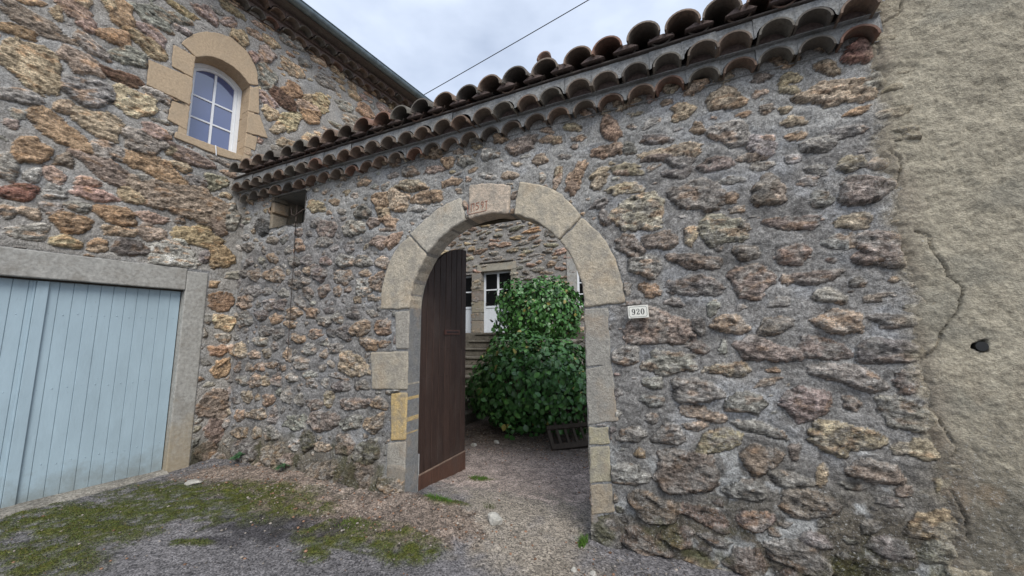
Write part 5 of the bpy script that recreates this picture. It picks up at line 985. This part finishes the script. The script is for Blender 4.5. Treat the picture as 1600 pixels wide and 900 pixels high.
# ---------------------------------------------------------------- pallet leaning in the yard
pr=thing('wooden_pallet',(-1.72,2.30,gz(-1.72,2.30)),'weathered wooden pallet frame leaning at the foot of the lower bush','pallet')
px=Vector((.80,.62,.03)).normalized(); pu=Vector((-.40,.50,.66)).normalized(); pn=px.cross(pu)
O=Vector((-1.74,2.22,gz(-1.74,2.22)))
def pb(a,b,c,d,n0,n1,name):
    m=MB(); m.box(O+px*a+pu*c+pn*n0,px*(b-a),pu*(d-c),pn*(n1-n0),(.33,.3,.27)); m.out(name,M_OLDW,pr,bevel=.003)
pb(0,1.0,0,.075,-.02,.03,'bottom_rail'); pb(0,1.0,.30,.36,-.02,.03,'cross_rail'); pb(0,1.0,.58,.64,-.02,.03,'cross_rail'); pb(.0,.05,.076,.299,-.02,.02,'upright')
for k in range(7): a_=.13+k*.125; pb(a_,a_+.04,.076,.299,-.012,.012,'slat')
for k in range(7): a_=.13+k*.125; pb(a_,a_+.04,.361,.599,-.012,.012,'slat')
# ---------------------------------------------------------------- stones lying about
M_STONE=simple_mat('loose pale stone',(.46,.44,.39),.9,30,.35,.004,stain=.5,stainc=(.16,.14,.11))
def rockobj(name,x,y,r,label,seed,sq=(1,1,.6),parent=None,mat=None,group=None):
    bm=bmesh.new(); bmesh.ops.create_icosphere(bm,subdivisions=4,radius=1); rn=np.random.RandomState(seed)
    P=np.array([v.co[:] for v in bm.verts]); 
    for q in range(16):   # chop flat facets
        d=rn.normal(size=3); d/=np.linalg.norm(d); h=.62+.25*rn.rand(); s=P@d; P=P-np.outer(np.maximum(s-h,0)*.95,d)
    P+=P*(fb(P[:,0]*4+P[:,2]*3,P[:,1]*4+P[:,2]*2,seed,3)*.28)[:,None]
    z=gz(x,y); P=P*np.array(sq)*r+np.array([x,y,z+r*sq[2]*.42])
    F=np.array([[v.index for v in f.verts] for f in bm.faces]); bm.free()
    return props(mk(name,P,F,mat or M_STONE,parent,True,loc=(x,y,z),sangle=40),label,'stone',group)
rockobj('loose_stone',-1.445,-.06,.075,'fist sized pale stone lying on the path in front of the archway',1,(1,.75,.75))
rockobj('loose_stone',-4.65,-.60,.10,'flat pale stone in the moss near the garage jamb',2,(1,.7,.25))
rockobj('loose_stone',-.72,-.38,.022,'small white pebble near the bottom edge, left one of two beside the right jamb',4,(1,.8,.7))
rockobj('loose_stone',-.60,-.37,.026,'small white pebble near the bottom edge, right one of two beside the right jamb',6,(1,.8,.7))
rockobj('loose_stone',-2.86,2.0,.05,'small pale stone behind the open gate leaf',8,(1,.8,.6))
rockobj('loose_stone',-2.62,2.25,.05,'darker rounded stone at the foot of the lower bush',9,(1,.8,.6))
# gravel and crumbs of mortar: nobody could count them
rn=np.random.RandomState(12); bm=bmesh.new(); bmesh.ops.create_icosphere(bm,subdivisions=1,radius=1); BV=np.array([v.co[:] for v in bm.verts]); BF=np.array([[v.index for v in f.verts] for f in bm.faces]); bm.free()
V=[];F=[];Cc=[];k=0
for q in range(32000):
    x=rn.uniform(-5.2,1.2); y=rn.uniform(-2.6,3.0)
    i=min(max(np.searchsorted(GX[:,0],x),1),GX.shape[0]-1); j=min(max(np.searchsorted(GY[0],y),1),GX.shape[1]-1)
    inside=(-.05<y<.6) and not (AC-AR+.05<x<AC+AR-.05)
    if inside or (y>=.5 and x<-5): continue
    pden=.12+.7*GSOIL[i,j]+(.4 if -.45<y<0 else 0)+(.5 if y>1.7 else 0)
    if rn.rand()>pden: continue
    r=.0025+.011*rn.rand()**3.5; sc=np.array([1,.7+.3*rn.rand(),.6])*r; a_=rn.rand()*6.28; ca,sa=math.cos(a_),math.sin(a_)
    P=BV*(1+.3*(rn.rand(12,1)-.5))*sc; P=np.stack([P[:,0]*ca-P[:,1]*sa,P[:,0]*sa+P[:,1]*ca,P[:,2]],-1)+np.array([x,y,GZ[i,j]+r*.3])
    V.append(P);F.append(BF+12*k); k+=1
    g=rn.rand(); c_=np.array([.24,.21,.18])*(.4+1.3*g) if rn.rand()<.65 else np.array([.24,.14,.09])*(.5+g)
    Cc.append(np.tile(c_,(12,1)))
props(mk('gravel',np.concatenate(V),np.concatenate(F),simple_mat('loose gravel',(1,1,1),.9,200,.2,0,vcol=True,spec=.2),None,False,cols=np.concatenate(Cc)),kind='stuff')
# moss: very short blades over the mossy patches, one mass
rn=np.random.RandomState(14); ii,jj=np.where(GMOSS>.30); sel=(GX[ii,jj]>-5.3)&(GX[ii,jj]<1)&(GY[ii,jj]>-2.6)&(GY[ii,jj]<1.5); ii=ii[sel]; jj=jj[sel]
n=60000; q=rn.randint(0,len(ii),n); x=GX[ii[q],jj[q]]+rn.uniform(-.012,.012,n); y=GY[ii[q],jj[q]]+rn.uniform(-.012,.012,n); z=GZ[ii[q],jj[q]]-.002
keep=rn.rand(n)<GMOSS[ii[q],jj[q]]; x,y,z=x[keep],y[keep],z[keep]; n=len(x)
hh=.004+.009*rn.rand(n)**1.5; a_=rn.rand(n)*6.28; w=.0018+.0015*rn.rand(n); lx_=rn.normal(size=n)*.005; ly_=rn.normal(size=n)*.005
P=np.stack([np.stack([x-np.cos(a_)*w,y-np.sin(a_)*w,z],-1),np.stack([x+np.cos(a_)*w,y+np.sin(a_)*w,z],-1),np.stack([x+lx_,y+ly_,z+hh],-1)],1).reshape(-1,3)
cc=(np.array([.072,.10,.022])*(.45+1.1*rn.rand(n,1))); cc[rn.rand(n)<.25]*=np.array([1.5,.95,1.2]); cc=np.repeat(cc,3,0)
M_GRASS=simple_mat('short grass and moss',(1,1,1),.7,90,.2,0,vcol=True,spec=.25)
props(mk('moss',P,np.arange(3*n).reshape(-1,3),M_GRASS,None,False,cols=cc),kind='stuff')
# grass tufts and small plants
def tuft(name,x,y,r,n,h,label,seed,wd=.0022,col=(.085,.17,.025),cat='grass tuft',sprd=1.0,ell=(1,1),z=None):
    rn=np.random.RandomState(seed);V=[];F=[];Cc=[]; 
    for k in range(n):
        a_=rn.rand()*6.28; rr=r*rn.rand()**.6; bx,by=x+math.cos(a_)*rr*ell[0],y+math.sin(a_)*rr*ell[1]; bz=gz(bx,by)-.003 if z is None else z
        hh=h*(.5+.7*rn.rand()); l=rn.normal(size=2)*hh*.45*sprd; t=rn.rand()*3.14; w=wd*(.7+.7*rn.rand()); b=len(V)
        for s in (0,.5,1): 
            ww=w*(1-s*.9); V+=[(bx+l[0]*s*s-math.cos(t)*ww,by+l[1]*s*s-math.sin(t)*ww,bz+hh*s),(bx+l[0]*s*s+math.cos(t)*ww,by+l[1]*s*s+math.sin(t)*ww,bz+hh*s)]
        F+=[(b,b+1,b+3,b+2),(b+2,b+3,b+5,b+4)]; c_=np.array(col)*(.5+.9*rn.rand()); Cc+=[c_]*6
    return props(mk(name,V,np.array(F),M_GRASS,None,False,cols=np.array(Cc),loc=(x,y,gz(x,y))),label,cat,'grass tufts by the gate')
tuft('grass_tuft',-2.06,.03,.16,420,.035,'bright grass tuft in front of the foot of the open gate leaf',1,ell=(1,.35))
tuft('grass_tuft',-2.08,.80,.13,300,.03,'grass tuft at the far end of the open gate leaf',2,ell=(1,.5))
tuft('grass_tuft',-.74,-.06,.05,160,.06,'grass tuft at the foot of the right jamb',3,ell=(.6,1.4))
tuft('grass_tuft',-1.62,.18,.05,60,.05,'sparse dry weed just behind the loose pale stone',5,col=(.10,.11,.05))
tuft('grass_tuft',-2.45,-.55,.20,500,.018,'low grass patch on the asphalt left of the path',6,ell=(1,.5),col=(.09,.13,.02))
def rosette(x,y,z,label,seed):
    rn=np.random.RandomState(seed);V=[];F=[];Cc=[]
    for k in range(26):
        a_=rn.rand()*6.28; l=.05+.06*rn.rand(); up=.2+.7*rn.rand(); d=np.array([math.cos(a_),math.sin(a_)-.5,up]); d/=np.linalg.norm(d); s=np.cross(d,[0,0,1]); s/=np.linalg.norm(s); b=len(V); o=np.array([x,y,z])
        for t,w in ((0,.15),(.4,.9),(.75,.8),(1,0)):
            p=o+d*l*t+np.array([0,0,-l*.5*t*t]); V+=[p-s*l*.16*w,p+s*l*.16*w]
        F+=[(b+2*i,b+2*i+1,b+2*i+3,b+2*i+2) for i in range(3)]; Cc+=[np.array([.045,.105,.045])*(.6+.8*rn.rand())]*8
    props(mk('small_plant',V,np.array(F),M_LEAF,None,True,cols=np.array(Cc),loc=(x,y,z)),label,'plant','small plants at the wall foot')
rosette(-4.75,-.12,.14,'small blue green plant at the wall foot, nearer to the garage',1); rosette(-3.95,-.12,.13,'small blue green plant at the wall foot, nearer to the arch',2)
# ---------------------------------------------------------------- iron bits and the overhead wire
m=MB(); m.tube([(-4.06,.02,3.02),(-4.02,-.05,2.99),(-4.14,-.06,2.93),(-4.22,-.05,2.96),(-4.24,-.05,3.05)],.008,8); m.tube([(-4.13,-.05,3.08),(-4.13,-.055,2.86)],.006,6)
props(m.out('iron_hook',M_IRON,None,smooth=True),'bent iron hook at the lower right corner of the dark niche under the tiles','hook')
m=MB(); m.tube([(-4.13,-.055,2.85),(-4.12,-.05,2.4),(-4.13,-.045,1.9),(-4.12,-.045,1.24)],.0045,6)
props(m.out('iron_rod',M_IRON,None,smooth=True),'thin rusty rod hanging down the wall from the hook','rod')
m=MB(); pts=[(-4.26+.03*math.cos(a),-.05,1.145+.045*math.sin(a)) for a in np.linspace(0,6.283,17)]; m.tube(pts,.006,6,cap=False)
props(m.out('iron_ring',M_IRON,None,smooth=True),'small iron ring fixed in the wall below the thin rod','ring')
m=MB(); A_=WP.p(3.2,6.45,.3); B_=np.array([1.6,.9,5.0]); 
pts=[]
# from the house eave to a bracket beyond the top of the picture
A_=np.array([-6.8,3.79,7.04]); B_=np.array([3.4,3.4,8.78])
for k in range(25):
    s=k/24; pts.append(A_*(1-s)+B_*s+np.array([0,0,-.04*4*s*(1-s)]))
m.tube(pts,.009,6,cap=True); WIRE=m.out('overhead_wire',simple_mat('black cable',(.03,.03,.032),.6,60,.2,0),None,smooth=True); props(WIRE,'thin black overhead wire slanting across the sky above the tiled wall','wire')
